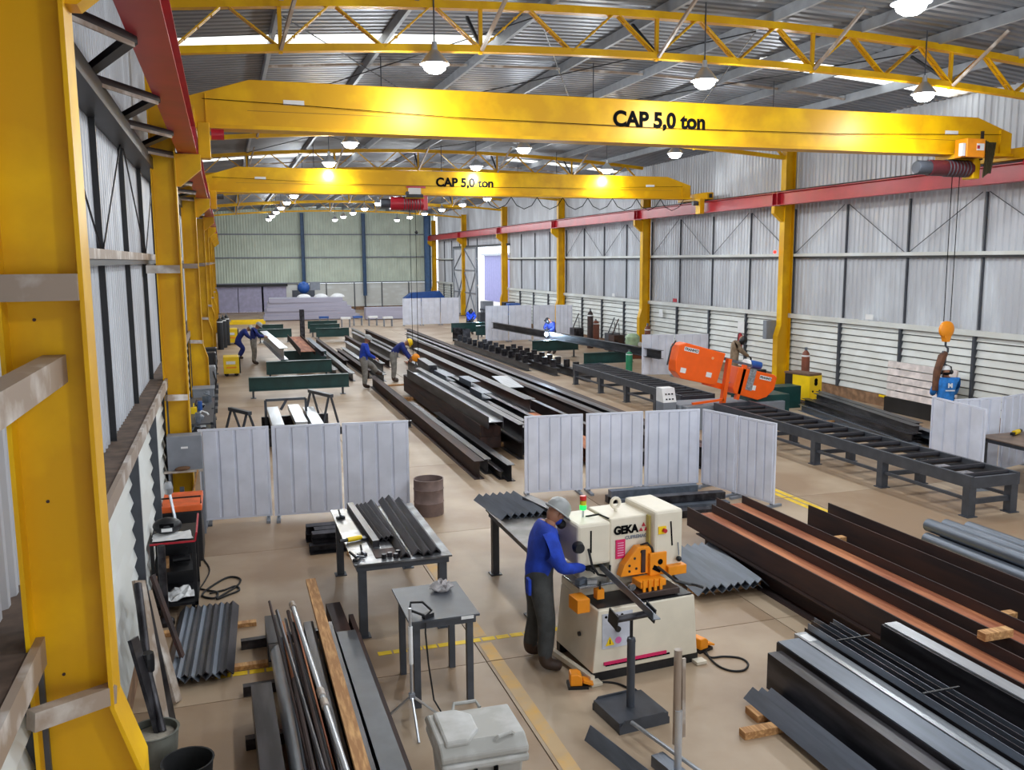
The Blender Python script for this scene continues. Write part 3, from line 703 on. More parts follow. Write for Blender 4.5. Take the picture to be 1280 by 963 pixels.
# ---------------------------------------------------------------- tables
def table(name, label, x0, x1, y0, y1, h, leg=.09, m=DGREY, topm=None, thick=.02, foot=True, apron=.07):
    t = thing(name, label, 'table', (x0, y0, 0))
    W, Dp = x1-x0, y1-y0
    MB().box(0, 0, h-thick, W, Dp, h).o('table_top', topm or m, t)
    for a, b in (((.03,.03),(W-.03,.05)), ((.03,Dp-.05),(W-.03,Dp-.03)), ((.03,.05),(.05,Dp-.05)), ((W-.05,.05),(W-.03,Dp-.05))):
        MB().box(a[0], a[1], h-thick-apron, b[0], b[1], h-thick).o('apron', m, t)
    for lx in (.05, W-.05-leg):
        for ly in (.06, Dp-.06-leg):
            MB().box(lx, ly, .012 if foot else 0, lx+leg, ly+leg, h-thick-.001).o('leg', m, t)
            if foot: MB().box(lx-.03, ly-.03, 0, lx+leg+.03, ly+leg+.03, .012).o('foot_plate', m, t)
    return t
TTOP = mat('steel_table_top', (150, 154, 160), .3, .5, var=.15, scale=4, col2=(92, 92, 94), amt=.4)
TTOP2 = mat('worn_table_top', (110, 108, 106), .4, .4, var=.2, scale=4, col2=(70, 66, 64), amt=.45)
table('steel_table', 'dark steel table piled with black angle bars in front of the grey screens', 1.2, 2.3, 9.45, 11.75, .87, topm=TTOP)
table('steel_table', 'small dark grey steel table with a crumpled rag and tube legs', 1.46, 2.13, 7.7, 8.6, .88, leg=.06, foot=False)
tb2 = table('steel_table', 'worn steel table behind the worker in the grey helmet', 3.17, 4.0, 9.4, 11.1, .87, topm=TTOP2)
# small table: braces, sticker, rag
MB().box(0,0,0, .12, .004, .03).o('paper_sticker', WHITE, loc=(1.95, 7.694, .845)); tag(D.objects['paper_sticker'], 'white sticker on the front edge of the small table', 'sticker')
rg = MB().sph((0,0,.035), .11, 14, 8, (1, .75, .45))
rr = random.Random(3)
rg.v = [(v[0]*(1+rr.uniform(-.25,.25)), v[1]*(1+rr.uniform(-.25,.25)), max(0, v[2]*(1+rr.uniform(-.3,.6)))) for v in rg.v]
tag(rg.o('cleaning_rag', mat('rag_cloth', (196, 190, 190), .9, var=.2, scale=14), loc=(1.93, 8.4, .88), smooth=False), 'crumpled whitish rag on the small table', 'rag')
# welding mask clamp on the corner and its black lead
cl = thing('clamp_lead', 'black clamp frame on the small table corner with a cable hanging down', 'clamp', (1.62, 7.75, .88))
MB().tube([(-.12,.12,.05),(-.1,.18,.10),(0,.1,.12),(.06,0,.07),(.0,-.02,.03),(-.12,.12,.05)], .012, 6).o('frame', BLACK, cl)
MB().bx((.03,.02,.02), (.1,.06,.04), rz=.5).o('jaw', BLACK, cl)
MB().tube([(.0,-.02,.02),(-.02,-.09,-.1),(.0,-.1,-.4),(.04,-.12,-.75),(.1,-.2,-.86),(.3,-.5,-.87)], .008, 6).o('cable', RUBBER, cl)
# tripod with vertical rod
tp = thing('tripod_stand', 'slim pale tripod stand with tall rod in front of the small table', 'tripod', (1.42, 7.45, 0))
MB().cyl((0,0,.25), (0,.0,1.12), .014, n=8).o('rod', LSHADE, tp, smooth=True); MB().cyl((0,0,.6), (0,0,.95), .02, n=8).o('sleeve', WHITE, tp, smooth=True)
for a in (.5, 2.6, 4.7): MB().tube([(0,0,.3),(.3*math.cos(a), .3*math.sin(a), .01)], .012, 6).o('leg', LSHADE, tp)
MB().bx((0,0,.3), (.05,.05,.05)).o('hub', MGREY, tp)
# table 1 load
for i, x in enumerate((1.78, 1.93, 2.03, 2.14)):
    for k in (0, 1):
        stock('steel_angle', roofang(.085, .008), (x, 9.5+.05*(i % 2), .872+k*.014), (x-.02*(i == 0), 11.85+.08*(i % 3), .872+k*.014), STEEL, 'black angle bar, nested in the row on the steel table', 'angle bar', 'angle bars on the steel table')
stock('steel_box_section', rect(.08, .08), (1.53, 10.0, .87), (1.46, 11.75, .87), STEEL, 'black square tube with bright edge on the steel table', 'steel tube')
for i in range(3): stock('steel_angle', roofang(.1, .008), (1.62+i*.055, 10.15, .872+.006*i), (1.55+i*.055, 11.7, .872+.006*i), STEEL, 'short black angle bar bunched on the middle of the steel table', 'angle bar', 'short angle bars on the steel table')
def small(name, label, cat, mb, m, loc, rz=0, group=None, **k): return tag(mb.o(name, m, loc=loc, rz=rz, **k), label, cat, group)
for (x, y, r) in ((1.28, 11.3, .3), (1.25, 9.6, 1.0), (1.33, 9.75, .2)):
    c = thing('toggle_clamp', 'small black toggle clamp on the edge of the steel table', 'clamp', (x, y, .87), r, group='toggle clamps on the steel table')
    MB().box(-.05,-.03,0,.05,.03,.03).o('base', BLACK, c); MB().bar((0,0,.03),(.02,.1,.09), .02).o('handle', BLACK, c); MB().bar((0,0,.05),(.0,-.09,.05), .02).o('arm', STEELB, c)
g_ = thing('angle_grinder', 'small angle grinder with yellow body on the steel table', 'grinder', (1.33, 10.3, .87), .3)
MB().cyl((-.1,0,.035),(.08,0,.035), .03, n=10).o('body', WELDY, g_, smooth=True); MB().cyl((.11,0,.01),(.11,0,.03), .05, n=14).o('disc', DGREY, g_); MB().cyl((-.2,0,.035),(-.1,0,.035), .022, n=8).o('handle', BLACK, g_)
for (x, y) in ((1.62, 9.62), (1.72, 9.66), (1.55, 9.58), (1.68, 9.56)): small('steel_nut', 'small dark steel offcut near the front edge of the steel table', 'offcut', MB().lathe([(.001,0),(.028,0),(.028,.05),(.001,.05)], n=8), STEEL, (x, y, .87), group='offcuts on the steel table')
small('scrap_plate', 'flat brownish plate lying on the front of the steel table', 'plate', MB().bx((0,0,.004), (.32, .3, .008)), RUST, (1.62, 9.75, .87-.0005+.0005))
# table 2 load
for i in range(6): stock('steel_angle', roofang(.12, .008), (3.3+i*.1, 10.55, .872), (3.22+i*.1, 11.6, .872), STEELB, 'blue-grey angle bar in the short bundle on the worn table behind the worker', 'angle bar', 'angles on the worn table')
stock('steel_channel', chan(.14, .1), (3.95, 9.9, .872), (3.72, 11.2, .872), STEEL, 'dark channel lying at the edge of the worn table', 'steel channel')
# drum
dm = thing('steel_drum', 'open rusty grey-pink steel drum beside the grey screens', 'drum', (3.05, 14.1, 0))
MB().lathe([(.24,0),(.245,.01),(.245,.2),(.255,.215),(.245,.23),(.245,.42),(.255,.435),(.245,.45),(.245,.58),(.252,.6),(.235,.6),(.232,.02),(.001,.015)], n=28).o('shell', DRUMM, dm, smooth=True)

# ---------------------------------------------------------------- stock pile on floor sleepers (front left)
GP = 'mixed bars of the front stock pile'
for y in (9.65, 8.55, 7.55, 6.5): stock('steel_sleeper', rect(.08, .1), (-.02, y, 0), (1.2, y+.05, 0), STEEL, 'short steel sleeper under the front stock pile', 'sleeper', 'sleepers of the front pile')
stock('steel_channel', chan(.18, .26), (.05, 8.0, .1), (.12, 4.2, .1), STEEL, 'black channel at the wall side of the front stock pile', 'steel channel')
tag(MB().cyl((0,0,0), (.08,-4.4,0), .1, n=18).o('steel_pipe', LSHADE, loc=(.36, 8.95, .2), smooth=True), 'bright round pipe in the front stock pile', 'pipe')
stock('steel_channel', chan(.16, .2), (.24, 9.75, .1), (.24, 9.0, .1), STEEL, 'short black channel end behind the bright pipe', 'steel channel')
stock('flat_bar', rect(.12, .2), (.54, 8.9, .1), (.58, 4.2, .1), RUST, 'brown flat section lying in the middle of the front stock pile', 'flat bar')
rods = ((.30,9.75,.46,.52),(.36,9.35,.5,.62),(.40,9.2,.42,.5),(.44,9.25,.44,.56),(.47,9.3,.5,.6),(.50,9.0,.48,.62),(.53,9.5,.4,.66),(.38,8.9,.38,.44),(.42,7.8,.45,.5),(.56,9.1,.5,.7))
for i, (xa, ya, z, xb) in enumerate(rods):
    tag(MB().cyl((0,0,0), (xb-xa, 4.4-ya, -.1), .014+.004*(i % 3), n=8).o('steel_rod', (RUST, STEEL, RUSTO, STEELB)[i % 4], loc=(xa, ya, z), smooth=True), 'thin steel rod lying on top of the front stock pile', 'rod', 'rods on the front pile')
pp = thing('threaded_pipe', 'long pale pipe with coupling sleeves on top of the front stock pile', 'pipe', (.52, 9.4, .54))
MB().cyl((0,0,0), (.22,-4.8,-.06), .024, n=10).o('pipe', LSHADE, pp, smooth=True)
for f in (.0, .42, .46): MB().cyl((.22*f,-4.8*f,-.06*f), (.22*f+.005,-4.8*f-.12,-.06*f), .034, n=10).o('coupling', GIRT, pp, smooth=True)
stock('steel_channel', chan(.1, .28), (.62, 9.25, .1), (.65, 4.2, .1), STEEL, 'dark upright channel beside the timber plank of the front pile', 'steel channel')
stock('timber_plank', rect(.11, .05), (.79, 10.25, .44), (.80, 4.4, .40), WOOD, 'long raw timber plank on top of the front stock pile', 'plank')
stock('steel_box_section', rect(.14, .3), (.83, 9.1, .11), (.83, 4.2, .11), STEEL, 'black box section under the timber plank', 'steel section')
stock('flat_bar', rect(.16, .2), (1.0, 9.9, .1), (1.02, 8.9, .1), RUST, 'brown wide bar end in the front stock pile', 'flat bar')
stock('flat_bar', rect(.19, .28), (1.02, 8.88, .1), (1.04, 4.2, .1), DGREY, 'wide blue-grey flat bar at the aisle side of the front stock pile', 'flat bar')
stock('flat_bar', rect(.05, .2), (1.15, 9.5, .1), (1.17, 4.2, .1), RUST, 'narrow rusty bar along the aisle edge of the front pile', 'flat bar')

# ---------------------------------------------------------------- left wall clutter
bk = thing('concrete_bucket', 'grey metal bucket filled with hardened concrete holding a pipe', 'bucket', (-.72, 7.31, 0))
MB().lathe([(.001,0),(.15,0),(.19,.42),(.2,.43),(.18,.43),(.175,.38),(.001,.37)], n=24).o('pail', mat('galvanised', (122, 124, 116), .55, .3, var=.15, scale=6), bk, smooth=True)
MB().lathe([(.001,.39),(.1,.385),(.172,.378)], n=18).o('concrete_fill', mat('dry_concrete', (172, 164, 150), .9, var=.15, scale=10, bump=.3), bk)
MB().tube([(.06,.03,.38),(-.04,.3,.75),(-.14,.9,1.35)], .035, 10).o('pipe', STEEL, bk, smooth=True); MB().lathe([(.05,0),(.055,.05),(.055,.12),(.05,.16)], (-.045,.34,.78), 12).o('pipe_collar', BLACK, bk)
b2 = thing('black_bucket', 'empty black plastic bucket beside the concrete bucket', 'bucket', (-.45, 6.86, 0))
MB().lathe([(.001,0),(.15,0),(.19,.36),(.2,.37),(.185,.37),(.145,.02),(.001,.015)], n=24).o('pail', RUBBER, b2, smooth=True)
for i, (y0, y1, z1, wd, m) in enumerate(((7.7, 8.3, 1.35, .2, GIRT), (8.1, 8.6, 1.2, .14, STEEL), (8.6, 9.0, 1.0, .16, GIRT), (7.3, 7.6, 1.1, .18, STEEL), (9.4, 9.6, .95, .12, RUST))):
    p, q = Vector((-.66+.02*i, y0, 0.0)), Vector((-.86, y1, z1))
    tag(MB().bar((0,0,.01), q-p, wd, .03, up=(1,0,1)).o('leaning_board', m, loc=p), ('pale', 'dark', 'short pale', 'wide black', 'narrow rusty')[i]+' board leaning on the louvred wall near the buckets', 'board', None)
# pillar-cabinet: grey open cupboard in front of the second left column
cb = thing('electric_cabinet', 'grey open-fronted electric cabinet standing before the second yellow column beside the cart', 'cabinet', (-.95, 14.15, 0))
MB().box(0, 0, 1.02, .5, .3, 1.55).o('upper_box', MGREY, cb, bevel=.008); MB().box(0, 0, 0, .03, .3, 1.02).o('side', MGREY, cb); MB().box(.47, 0, 0, .5, .3, 1.02).o('side', MGREY, cb)
MB().box(.03, 0, .02, .47, .3, .05).o('shelf', MGREY, cb); MB().box(-.06, -.06, 1.0, .5, .0, 1.03).o('ledge', GIRT, cb); MB().box(.2, -.004, 1.36, .3, 0, 1.39).o('nameplate', WHITE, cb)
small('leather_glove_pair', 'pair of brown work gloves lying on the cabinet ledge', 'gloves', MB().sph((0,0,.03), .1, 10, 6, (1.2, .5, .35)), mat('glove_leather', (122, 88, 62), .85, var=.2, scale=8), (-.74, 14.12, 1.03), .3)
# tools in cabinet
gb = thing('gas_bottle', 'grey gas bottle standing in the open cabinet', 'gas bottle', (-.76, 14.0, 0)); MB().lathe([(.001,0),(.08,0),(.085,.02),(.085,.62),(.06,.7),(.03,.72),(.03,.78),(.001,.78)], n=16).o('body', MGREY, gb, smooth=True); MB().box(-.03,-.03,.74,.03,.03,.8).o('valve', STEELB, gb)
small('broom_stick', 'thin wooden stick leaning inside the cabinet', 'stick', MB().cyl((0,0,0), (.2,.05,.75), .012, n=6), WOOD, (-.72, 13.95, 0.3))
small('folded_cloth', 'brownish cloth bundle inside the cabinet', 'cloth', MB().sph((0,0,.3), .12, 10, 8, (.8,.8,2.2)), mat('cloth_maroon', (110, 74, 68), .9, var=.2, scale=8), (-.62, 14.0, 0.05))
# orange-topped welding machine behind the cart
wm = thing('welding_machine', 'black welding machine with orange top panel behind the tool cart', 'welder', (-.95, 12.5, 0))
MB().box(0, 0, .1, .5, .8, .82).o('case', BLACK, wm, bevel=.02); MB().box(-.01, -.01, .82, .51, .81, .9).o('top_panel', mat('orange_panel', (240, 108, 50), .4), wm, bevel=.01)
MB().tube([(.0,.0,.92),(.0,.0,1.02),(.5,.0,1.02),(.5,.0,.92)], .012, 6).o('handle', BLACK, wm)
for a in (.08, .42):
    for b in (.1, .7): MB().cyl((a-.03,b,.07),(a+.03,b,.07), .07, n=12).o('wheel', RUBBER, wm)
small('spray_gun', 'long-handled silver tool leaning over the welding machine against the wall', 'tool', MB().bar((0,0,0),(-.1,.2,.6), .03).lathe([(.001,0),(.05,0),(.06,.08),(.04,.16),(.001,.17)], (-.11,.22,.58), 10), STEELL, (-.74, 12.3, .5))
# tool cart
ct = thing('tool_cart', 'black open-sided tool cart with red rails by the louvred wall', 'cart', (-.98, 10.85, 0))
for z in (.12, .88): MB().box(0, 0, z, .5, .75, z+.03).o('shelf', BLACK, ct)
MB().box(0, .05, .5, .48, .75, .53).o('mid_shelf', BLACK, ct)
for a in (.0, .46):
    for b in (.0, .71): MB().box(a, b, .1, a+.04, b+.04, .9).o('post', BLACK, ct)
MB().box(.03, .72, .15, .47, .74, .88).o('back_panel', BLACK, ct)
MB().tube([(.5,.0,.9),(.52,-.02,1.0),(.52,.75,1.02)], .012, 6).o('rail', RED, ct); MB().bar((0,-.01,.9),(.5,-.01,.9), .02).o('front_rail', RED, ct)
for a in (.06, .44):
    for b in (.06, .69): MB().cyl((a-.02,b,.05),(a+.02,b,.05), .05, n=12).o('castor', RUBBER, ct)
wh = thing('welding_helmet', 'black welding helmet lying on papers on the tool cart', 'helmet', (-.80, 11.2, .925))
MB().sph((0,0,.09), .16, 18, 10, (1.05, .8, .62)).o('shell', BLACK, wh, smooth=True); MB().box(-.06,-.135,.05,.06,-.115,.09).o('label_plate', WHITE, wh); MB().box(-.08,-.12,.1,.08,-.10,.14).o('visor', INK, wh)
def crumple(name, label, loc, s, rz=0, seed=1, m=None):
    r = random.Random(seed); n = 7; vs = []; fs = []
    for i in range(n):
        for j in range(n): vs.append(((i/(n-1)-.5)*s[0]+r.uniform(-.01,.01), (j/(n-1)-.5)*s[1]+r.uniform(-.01,.01), .004+r.uniform(0, s[2])))
    for i in range(n-1):
        for j in range(n-1): fs.append((i*n+j, (i+1)*n+j, (i+1)*n+j+1, i*n+j+1))
    o = MB().add(vs, fs).o(name, m or WHITE, loc=loc, rz=rz)
    so = o.modifiers.new('thick', 'SOLIDIFY'); so.thickness = .002; so.offset = 1
    return tag(o, label, 'paper')
crumple('paper_sheets', 'white paper sheets spread on top of the tool cart', (-.74, 11.05, .912), (.44, .34, .015), .1)
crumple('paper_waste', 'crumpled white papers on the bottom shelf of the tool cart', (-.72, 11.1, .152), (.36, .36, .06), .3, 5)
small('cardboard_box', 'small brown box on the middle shelf of the tool cart', 'box', MB().box(-.06,-.05,0,.06,.05,.12), WOOD, (-.86, 11.1, .53))
small('hand_drill', 'dark hand tool lying on the middle shelf of the tool cart', 'hand tool', MB().cyl((-.1,0,.05),(.1,0,.06), .04, n=10).bar((.05,0,.05),(.07,0,.2), .03), BLACK, (-.66, 11.2, .53))
post = thing('bollard_post', 'black pipe post with round foot beside the tool cart', 'post', (-.84, 10.62, 0)); MB().cyl((0,0,.03),(0,0,.95), .045, n=12).o('pipe', STEEL, post, smooth=True); MB().lathe([(.001,0),(.1,0),(.1,.05),(.05,.1),(.001,.1)], n=16).o('foot', STEEL, post, smooth=True)
cable = [G(px, py, .015) for px, py in ((243,735),(258,738),(272,741),(268,748),(253,745),(262,735),(285,722),(300,724),(296,733),(275,746),(272,749),(285,744),(299,738),(294,733),(280,738),(262,742))]
small('power_cable', 'black power cable looped on the floor beside the tool cart', 'cable', MB().tube(crv(cable), .013, 6), RUBBER, (0,0,0))
small('power_lead', 'thin cable running from the tool cart to the screens', 'cable', MB().tube(crv([G(px,py,.012) for px,py in ((247,660),(255,675),(253,695),(262,712),(254,730),(245,740))]), .009, 6), RUBBER, (0,0,0))
# ================================================================ PEOPLE
SKIN = mat('skin', (150, 104, 80), .55, var=.04)
def cloth(name, c): return mat(name, c, .85, var=.14, scale=9, bump=.15)
SHIRT = cloth('royal_blue_cloth', (24, 62, 176)); NAVY = cloth('navy_cloth', (28, 44, 120)); SKYB_ = cloth('bright_blue_cloth', (44, 126, 206))
TROU = cloth('charcoal_cloth', (66, 68, 68)); GTROU = cloth('light_grey_cloth', (138, 134, 128)); KHAKI = cloth('khaki_leather', (142, 122, 100)); DTROU = cloth('dark_cloth', (34, 36, 44))
BOOT = mat('boot_leather', (66, 48, 38), .6, var=.1); GLOVE = mat('black_glove', (20, 20, 22), .7, var=.1)
HGREY = mat('helmet_grey', (150, 152, 152), .35, var=.03); HYEL = mat('helmet_yellow', (250, 206, 20), .35, var=.03)
def hand(mb, wrist, d, palm, s=1.0, curl=.5):
    """palm plus five unequal bent fingers; d = pointing direction, palm = direction the palm faces"""
    d = Vector(d).normalized(); pn = Vector(palm); pn = (pn-d*pn.dot(d)).normalized(); sd = d.cross(pn); w = Vector(wrist)
    mb.ext([(-.042*s,-.014*s),(.042*s,-.014*s),(.046*s,.014*s),(-.046*s,.014*s)], w-d*.01, w+d*.095*s, up=pn)
    for k, (off, ln) in enumerate(((-.033,.068),(-.011,.078),(.011,.074),(.033,.058))):
        a = w+d*.09*s+sd*off*s; b = a+(d*math.cos(curl*.6)+pn*math.sin(curl*.6))*ln*.5*s; c = b+(d*math.cos(curl*1.6)+pn*math.sin(curl*1.6))*ln*.5*s
        mb.tube([a, b, c], [.0105*s, .0095*s, .007*s], 6)
    a = w+d*.03*s-sd*.042*s; b = a+(-sd*.8+d*.7+pn*.3).normalized()*.04*s; c = b+(d*.8+pn*.6-sd*.1).normalized()*.035*s
    mb.tube([a, b, c], [.013*s, .011*s, .008*s], 6)
def person(label, loc, rz, J, shirt, trou, helmet=None, boots=BOOT, glove=None, mask=None, extra=None):
    """J: joint positions in metres, x forward, y to the person's left"""
    t = thing('person', label, 'person', loc, rz)
    names = list(J.keys()); idx = {n: i for i, n in enumerate(names)}
    rad = dict(pelvis=.178, waist=.168, chest=.195, neck=.066, head0=.07, shoulderL=.105, shoulderR=.105, elbowL=.074, elbowR=.074, wristL=.05, wristR=.05,
               hipL=.13, hipR=.13, kneeL=.1, kneeR=.1, ankleL=.082, ankleR=.082, toeL=.052, toeR=.052)
    E_ = [('pelvis','waist'),('waist','chest'),('chest','neck'),('neck','head0')]
    for s in 'LR': E_ += [('chest','shoulder'+s),('shoulder'+s,'elbow'+s),('elbow'+s,'wrist'+s),('pelvis','hip'+s),('hip'+s,'knee'+s),('knee'+s,'ankle'+s),('ankle'+s,'toe'+s)]
    me = D.meshes.new('skel'); me.from_pydata([J[n] for n in names], [(idx[a], idx[b]) for a, b in E_], [])
    so = D.objects.new('skel', me); COL.objects.link(so)
    sk = so.modifiers.new('s', 'SKIN'); sk.use_smooth_shade = True; sb = so.modifiers.new('u', 'SUBSURF'); sb.levels = 2; sb.render_levels = 2
    for n, v in zip(names, me.skin_vertices[0].data):
        r = rad[n]; v.radius = (r, r*.8) if n in ('pelvis','waist','chest') else (r, r); v.use_root = n == 'pelvis'
    dg = bpy.context.evaluated_depsgraph_get(); dg.update()
    bm_ = D.meshes.new_from_object(so.evaluated_get(dg)); D.objects.remove(so)
    # head, nose, ears joined to the same body mesh
    mb = MB(); mb.v = [tuple(v.co) for v in bm_.vertices]; mb.f = [list(p.vertices) for p in bm_.polygons]; mb.m = [0]*len(mb.f)
    nk, h0 = Vector(J['neck']), Vector(J['head0'])
    segs = [(a, b, Vector(J[a]), Vector(J[b])) for a, b in E_]
    for i, p in enumerate(bm_.polygons):
        c = p.center; best = (9, None)
        for a, b, A, B in segs:
            tt_ = max(0, min(1, (c-A).dot(B-A)/(B-A).length_squared)); dd = (A+(B-A)*tt_-c).length
            if dd < best[0]: best = (dd, (a, b))
        a, b = best[1]
        k = 0
        if 'neck' in a or b == 'head0': k = 2
        elif a.startswith(('hip','knee')) or b.startswith('hip'): k = 1
        elif a == 'pelvis' and c.z < J['pelvis'][2]+.02: k = 1
        elif a.startswith('ankle'): k = 3
        if a.startswith('knee') and (c-Vector(J[b])).length < .11: k = 3
        if a.startswith('elbow') and (c-Vector(J[b])).length < .05: k = 4 if glove else 2
        mb.m[i] = k
    up = (h0-nk).normalized(); hc = h0+up*.075; fw = Vector(J.get('_face', (1,0,0))) if False else Vector((1,0,0))
    face = FACE.get(label, Vector((1, 0, -.12))).normalized(); lf = up.cross(face).normalized(); face = lf.cross(up)
    o = len(mb.v); mb.mi(2).sph((0,0,0), .1, 16, 12, (.98, .78, 1.18))
    for i in range(o, len(mb.v)):
        v = mb.v[i]; mb.v[i] = tuple(hc+face*v[0]+lf*v[1]+up*v[2])
    mb.tube([hc+face*.09+up*.015, hc+face*.118-up*.02, hc+face*.094-up*.03], [.008,.014,.01], 6)
    for s in (-1, 1):
        mb.tube([hc+lf*s*.078+up*.03, hc+lf*s*.09+up*.0, hc+lf*s*.078-up*.03], [.012,.018,.01], 6)
    mb.mi(5)
    for s in (-1, 1): mb.bx(hc+face*.09+lf*s*.032+up*.018, (.012,.016,.008))
    mb.bx(hc+face*.09-up*.055, (.01,.03,.006))
    body = mb.o('body', [shirt, trou, SKIN, boots, glove or SKIN, INK], t, smooth=True)
    for s, sg in (('L', 1), ('R', -1)):
        w_ = Vector(J['wrist'+s]); dr = (w_-Vector(J['elbow'+s])).normalized()
        hm = MB(); hand(hm, w_, dr, (-dr.x*dr.z, sg*-.4, -1) if abs(dr.z) < .8 else (0, -sg, 0), 1.05, .8)
        hm.o('glove' if glove else 'hand', glove or SKIN, t, smooth=True)
    if helmet:
        hm = MB(); prof = [(.126,-.02),(.124,.03),(.11,.08),(.08,.112),(.045,.13),(.001,.135)]
        o0 = len(hm.v); hm.lathe(prof, n=20)
        hm.v = [tuple(hc+up*.035+face*v[0]*1.08+lf*v[1]*.92+up*v[2]) for v in hm.v]
        he = hm.o('helmet', helmet, t, smooth=True)
        br = MB(); br.lathe([(.118,-.012),(.134,-.02),(.134,-.014),(.118,.0)], n=20)
        br.v = [tuple(hc+up*.035+face*(v[0]*1.1+(.035 if v[0] > .06 else 0))+lf*v[1]*.92+up*v[2]) for v in br.v]
        br.o('brim', helmet, he, smooth=True)
        MB().tube([hc+up*.135-face*.085, hc+up*.168, hc+up*.14+face*.09], .01, 6).o('ridge', helmet, he, smooth=True)
    if mask:
        mm = MB(); mm.sph((0,0,0), .075, 12, 8, (.8, .9, .85)); mm.v = [tuple(hc+face*(v[0]+.045)+lf*v[1]+up*(v[2]-.045)) for v in mm.v]
        mm.o('face_mask', mask, t, smooth=True)
    if extra: extra(t, hc, face, lf, up)
    return t
FACE = {}
def stand(**kw):
    J = dict(pelvis=(0,0,.95), waist=(.01,0,1.1), chest=(.03,0,1.32), neck=(.04,0,1.49), head0=(.055,0,1.55),
             shoulderL=(.02,.19,1.42), shoulderR=(.02,-.19,1.42), elbowL=(.05,.25,1.14), elbowR=(.05,-.25,1.14), wristL=(.2,.24,.93), wristR=(.2,-.24,.93),
             hipL=(0,.1,.9), hipR=(0,-.1,.9), kneeL=(.03,.11,.5), kneeR=(.03,-.11,.5), ankleL=(-.01,.12,.085), ankleR=(-.01,-.12,.085), toeL=(.17,.14,.05), toeR=(.17,-.14,.05))
    J.update(kw); return J
# operator at the punching machine, facing +X, turned a little toward the camera
lbl = 'person in royal blue shirt and grey helmet feeding an angle bar into the machine'
FACE[lbl] = Vector((1, .25, -.3))
def harness(t, hc, face, lf, up):
    MB().tube([(.14,.12,1.4),(.2,.1,1.25),(.19,.08,1.0)], .012, 5).o('apron_strap', GTROU, t)
    MB().bx((-.15,-.12,.9), (.03,.1,.16)).o('cloth_rag', SHIRT, t)
    MB().sph(tuple(hc+face*.13-up*.06), .05, 10, 8).o('respirator_filter', RUBBER, t, smooth=True)
person(lbl, (2.93, 8.28, 0), -.05, stand(
    pelvis=(-.02,0,.94), waist=(0,0,1.08), chest=(.05,0,1.31), neck=(.1,0,1.49), head0=(.14,.01,1.54), shoulderL=(.06,.18,1.42), shoulderR=(.05,-.2,1.39),
    elbowR=(.13,-.33,1.12), wristR=(.43,-.17,1.06), elbowL=(.28,.26,1.2), wristL=(.52,.3,1.12),
    hipL=(-.02,.1,.89), hipR=(-.02,-.1,.89), kneeL=(.02,.16,.5), kneeR=(.04,-.13,.5), ankleL=(-.06,.2,.085), ankleR=(.0,-.18,.085), toeL=(.1,.24,.05), toeR=(.18,-.22,.05)),
    SHIRT, TROU, HGREY, BOOT, GLOVE, SHIRT, harness)
# two workers on the centre stack
lbl = 'person in bright blue shirt and grey helmet stepping over the tan-topped beam'; FACE[lbl] = Vector((1, -.2, -.3))
person(lbl, (4.22, 29.2, 0), .1, stand(chest=(.06,0,1.3), neck=(.1,0,1.47), head0=(.13,0,1.53), shoulderL=(.05,.18,1.4), shoulderR=(.05,-.18,1.4), elbowR=(.12,-.26,1.12), wristR=(.36,-.22,1.0), elbowL=(.1,.25,1.12), wristL=(.34,.2,1.0),
    kneeL=(.34,.12,.72), ankleL=(.5,.13,.46), toeL=(.68,.14,.42), kneeR=(.02,-.11,.5)), SHIRT, GTROU, HGREY)
lbl = 'person in dark blue shirt and yellow helmet bending over the centre stack'; FACE[lbl] = Vector((1, -.2, -.9))
person(lbl, (5.42, 30.4, 0), -.15, stand(waist=(.08,0,1.08), chest=(.25,0,1.22), neck=(.4,0,1.3), head0=(.46,0,1.32), shoulderL=(.3,.18,1.28), shoulderR=(.3,-.18,1.28), elbowR=(.42,-.24,1.02), wristR=(.56,-.2,.8), elbowL=(.45,.22,1.02), wristL=(.62,.18,.82)),
    NAVY, GTROU, HYEL)
# pair at the trestle
lbl = 'person in navy shirt and grey helmet standing at the pale beam on trestles'; FACE[lbl] = Vector((1, -.1, -.5))
person(lbl, (1.0, 37.6, 0), .05, stand(chest=(.08,0,1.3), neck=(.14,0,1.46), head0=(.18,0,1.51), elbowR=(.22,-.22,1.16), wristR=(.44,-.16,1.14), elbowL=(.22,.22,1.16), wristL=(.44,.16,1.14)), NAVY, GTROU, HGREY)
lbl = 'person in navy overalls crouched with a grinder beside the yellow column'; FACE[lbl] = Vector((1, .2, -.8))
person(lbl, (.45, 40.0, 0), .1, stand(pelvis=(-.05,0,.78), waist=(.05,0,.95), chest=(.22,0,1.12), neck=(.36,0,1.22), head0=(.42,0,1.25), shoulderL=(.26,.18,1.2), shoulderR=(.26,-.18,1.2), elbowR=(.4,-.22,.95), wristR=(.6,-.14,.85), elbowL=(.4,.22,.95), wristL=(.6,.14,.85),
    hipL=(-.05,.1,.74), hipR=(-.05,-.1,.74), kneeL=(.2,.13,.45), kneeR=(.2,-.13,.45)), NAVY, NAVY, HGREY)
def wmask(t, hc, face, lf, up):
    m_ = MB(); m_.sph((0,0,0), .15, 14, 10, (.75,.85,1.15)); m_.v = [tuple(hc+face*(v[0]+.04)+lf*v[1]+up*(v[2]-.02)) for v in m_.v]
    m_.o('welding_mask', BLACK, t, smooth=True); MB().bx(hc+face*.155+up*.02, (.01,.09,.05)).o('visor', INK, t)
lbl = 'person in dark clothing and welding mask at the arc on the long dark beam'; FACE[lbl] = Vector((-.2, -1, -.6))
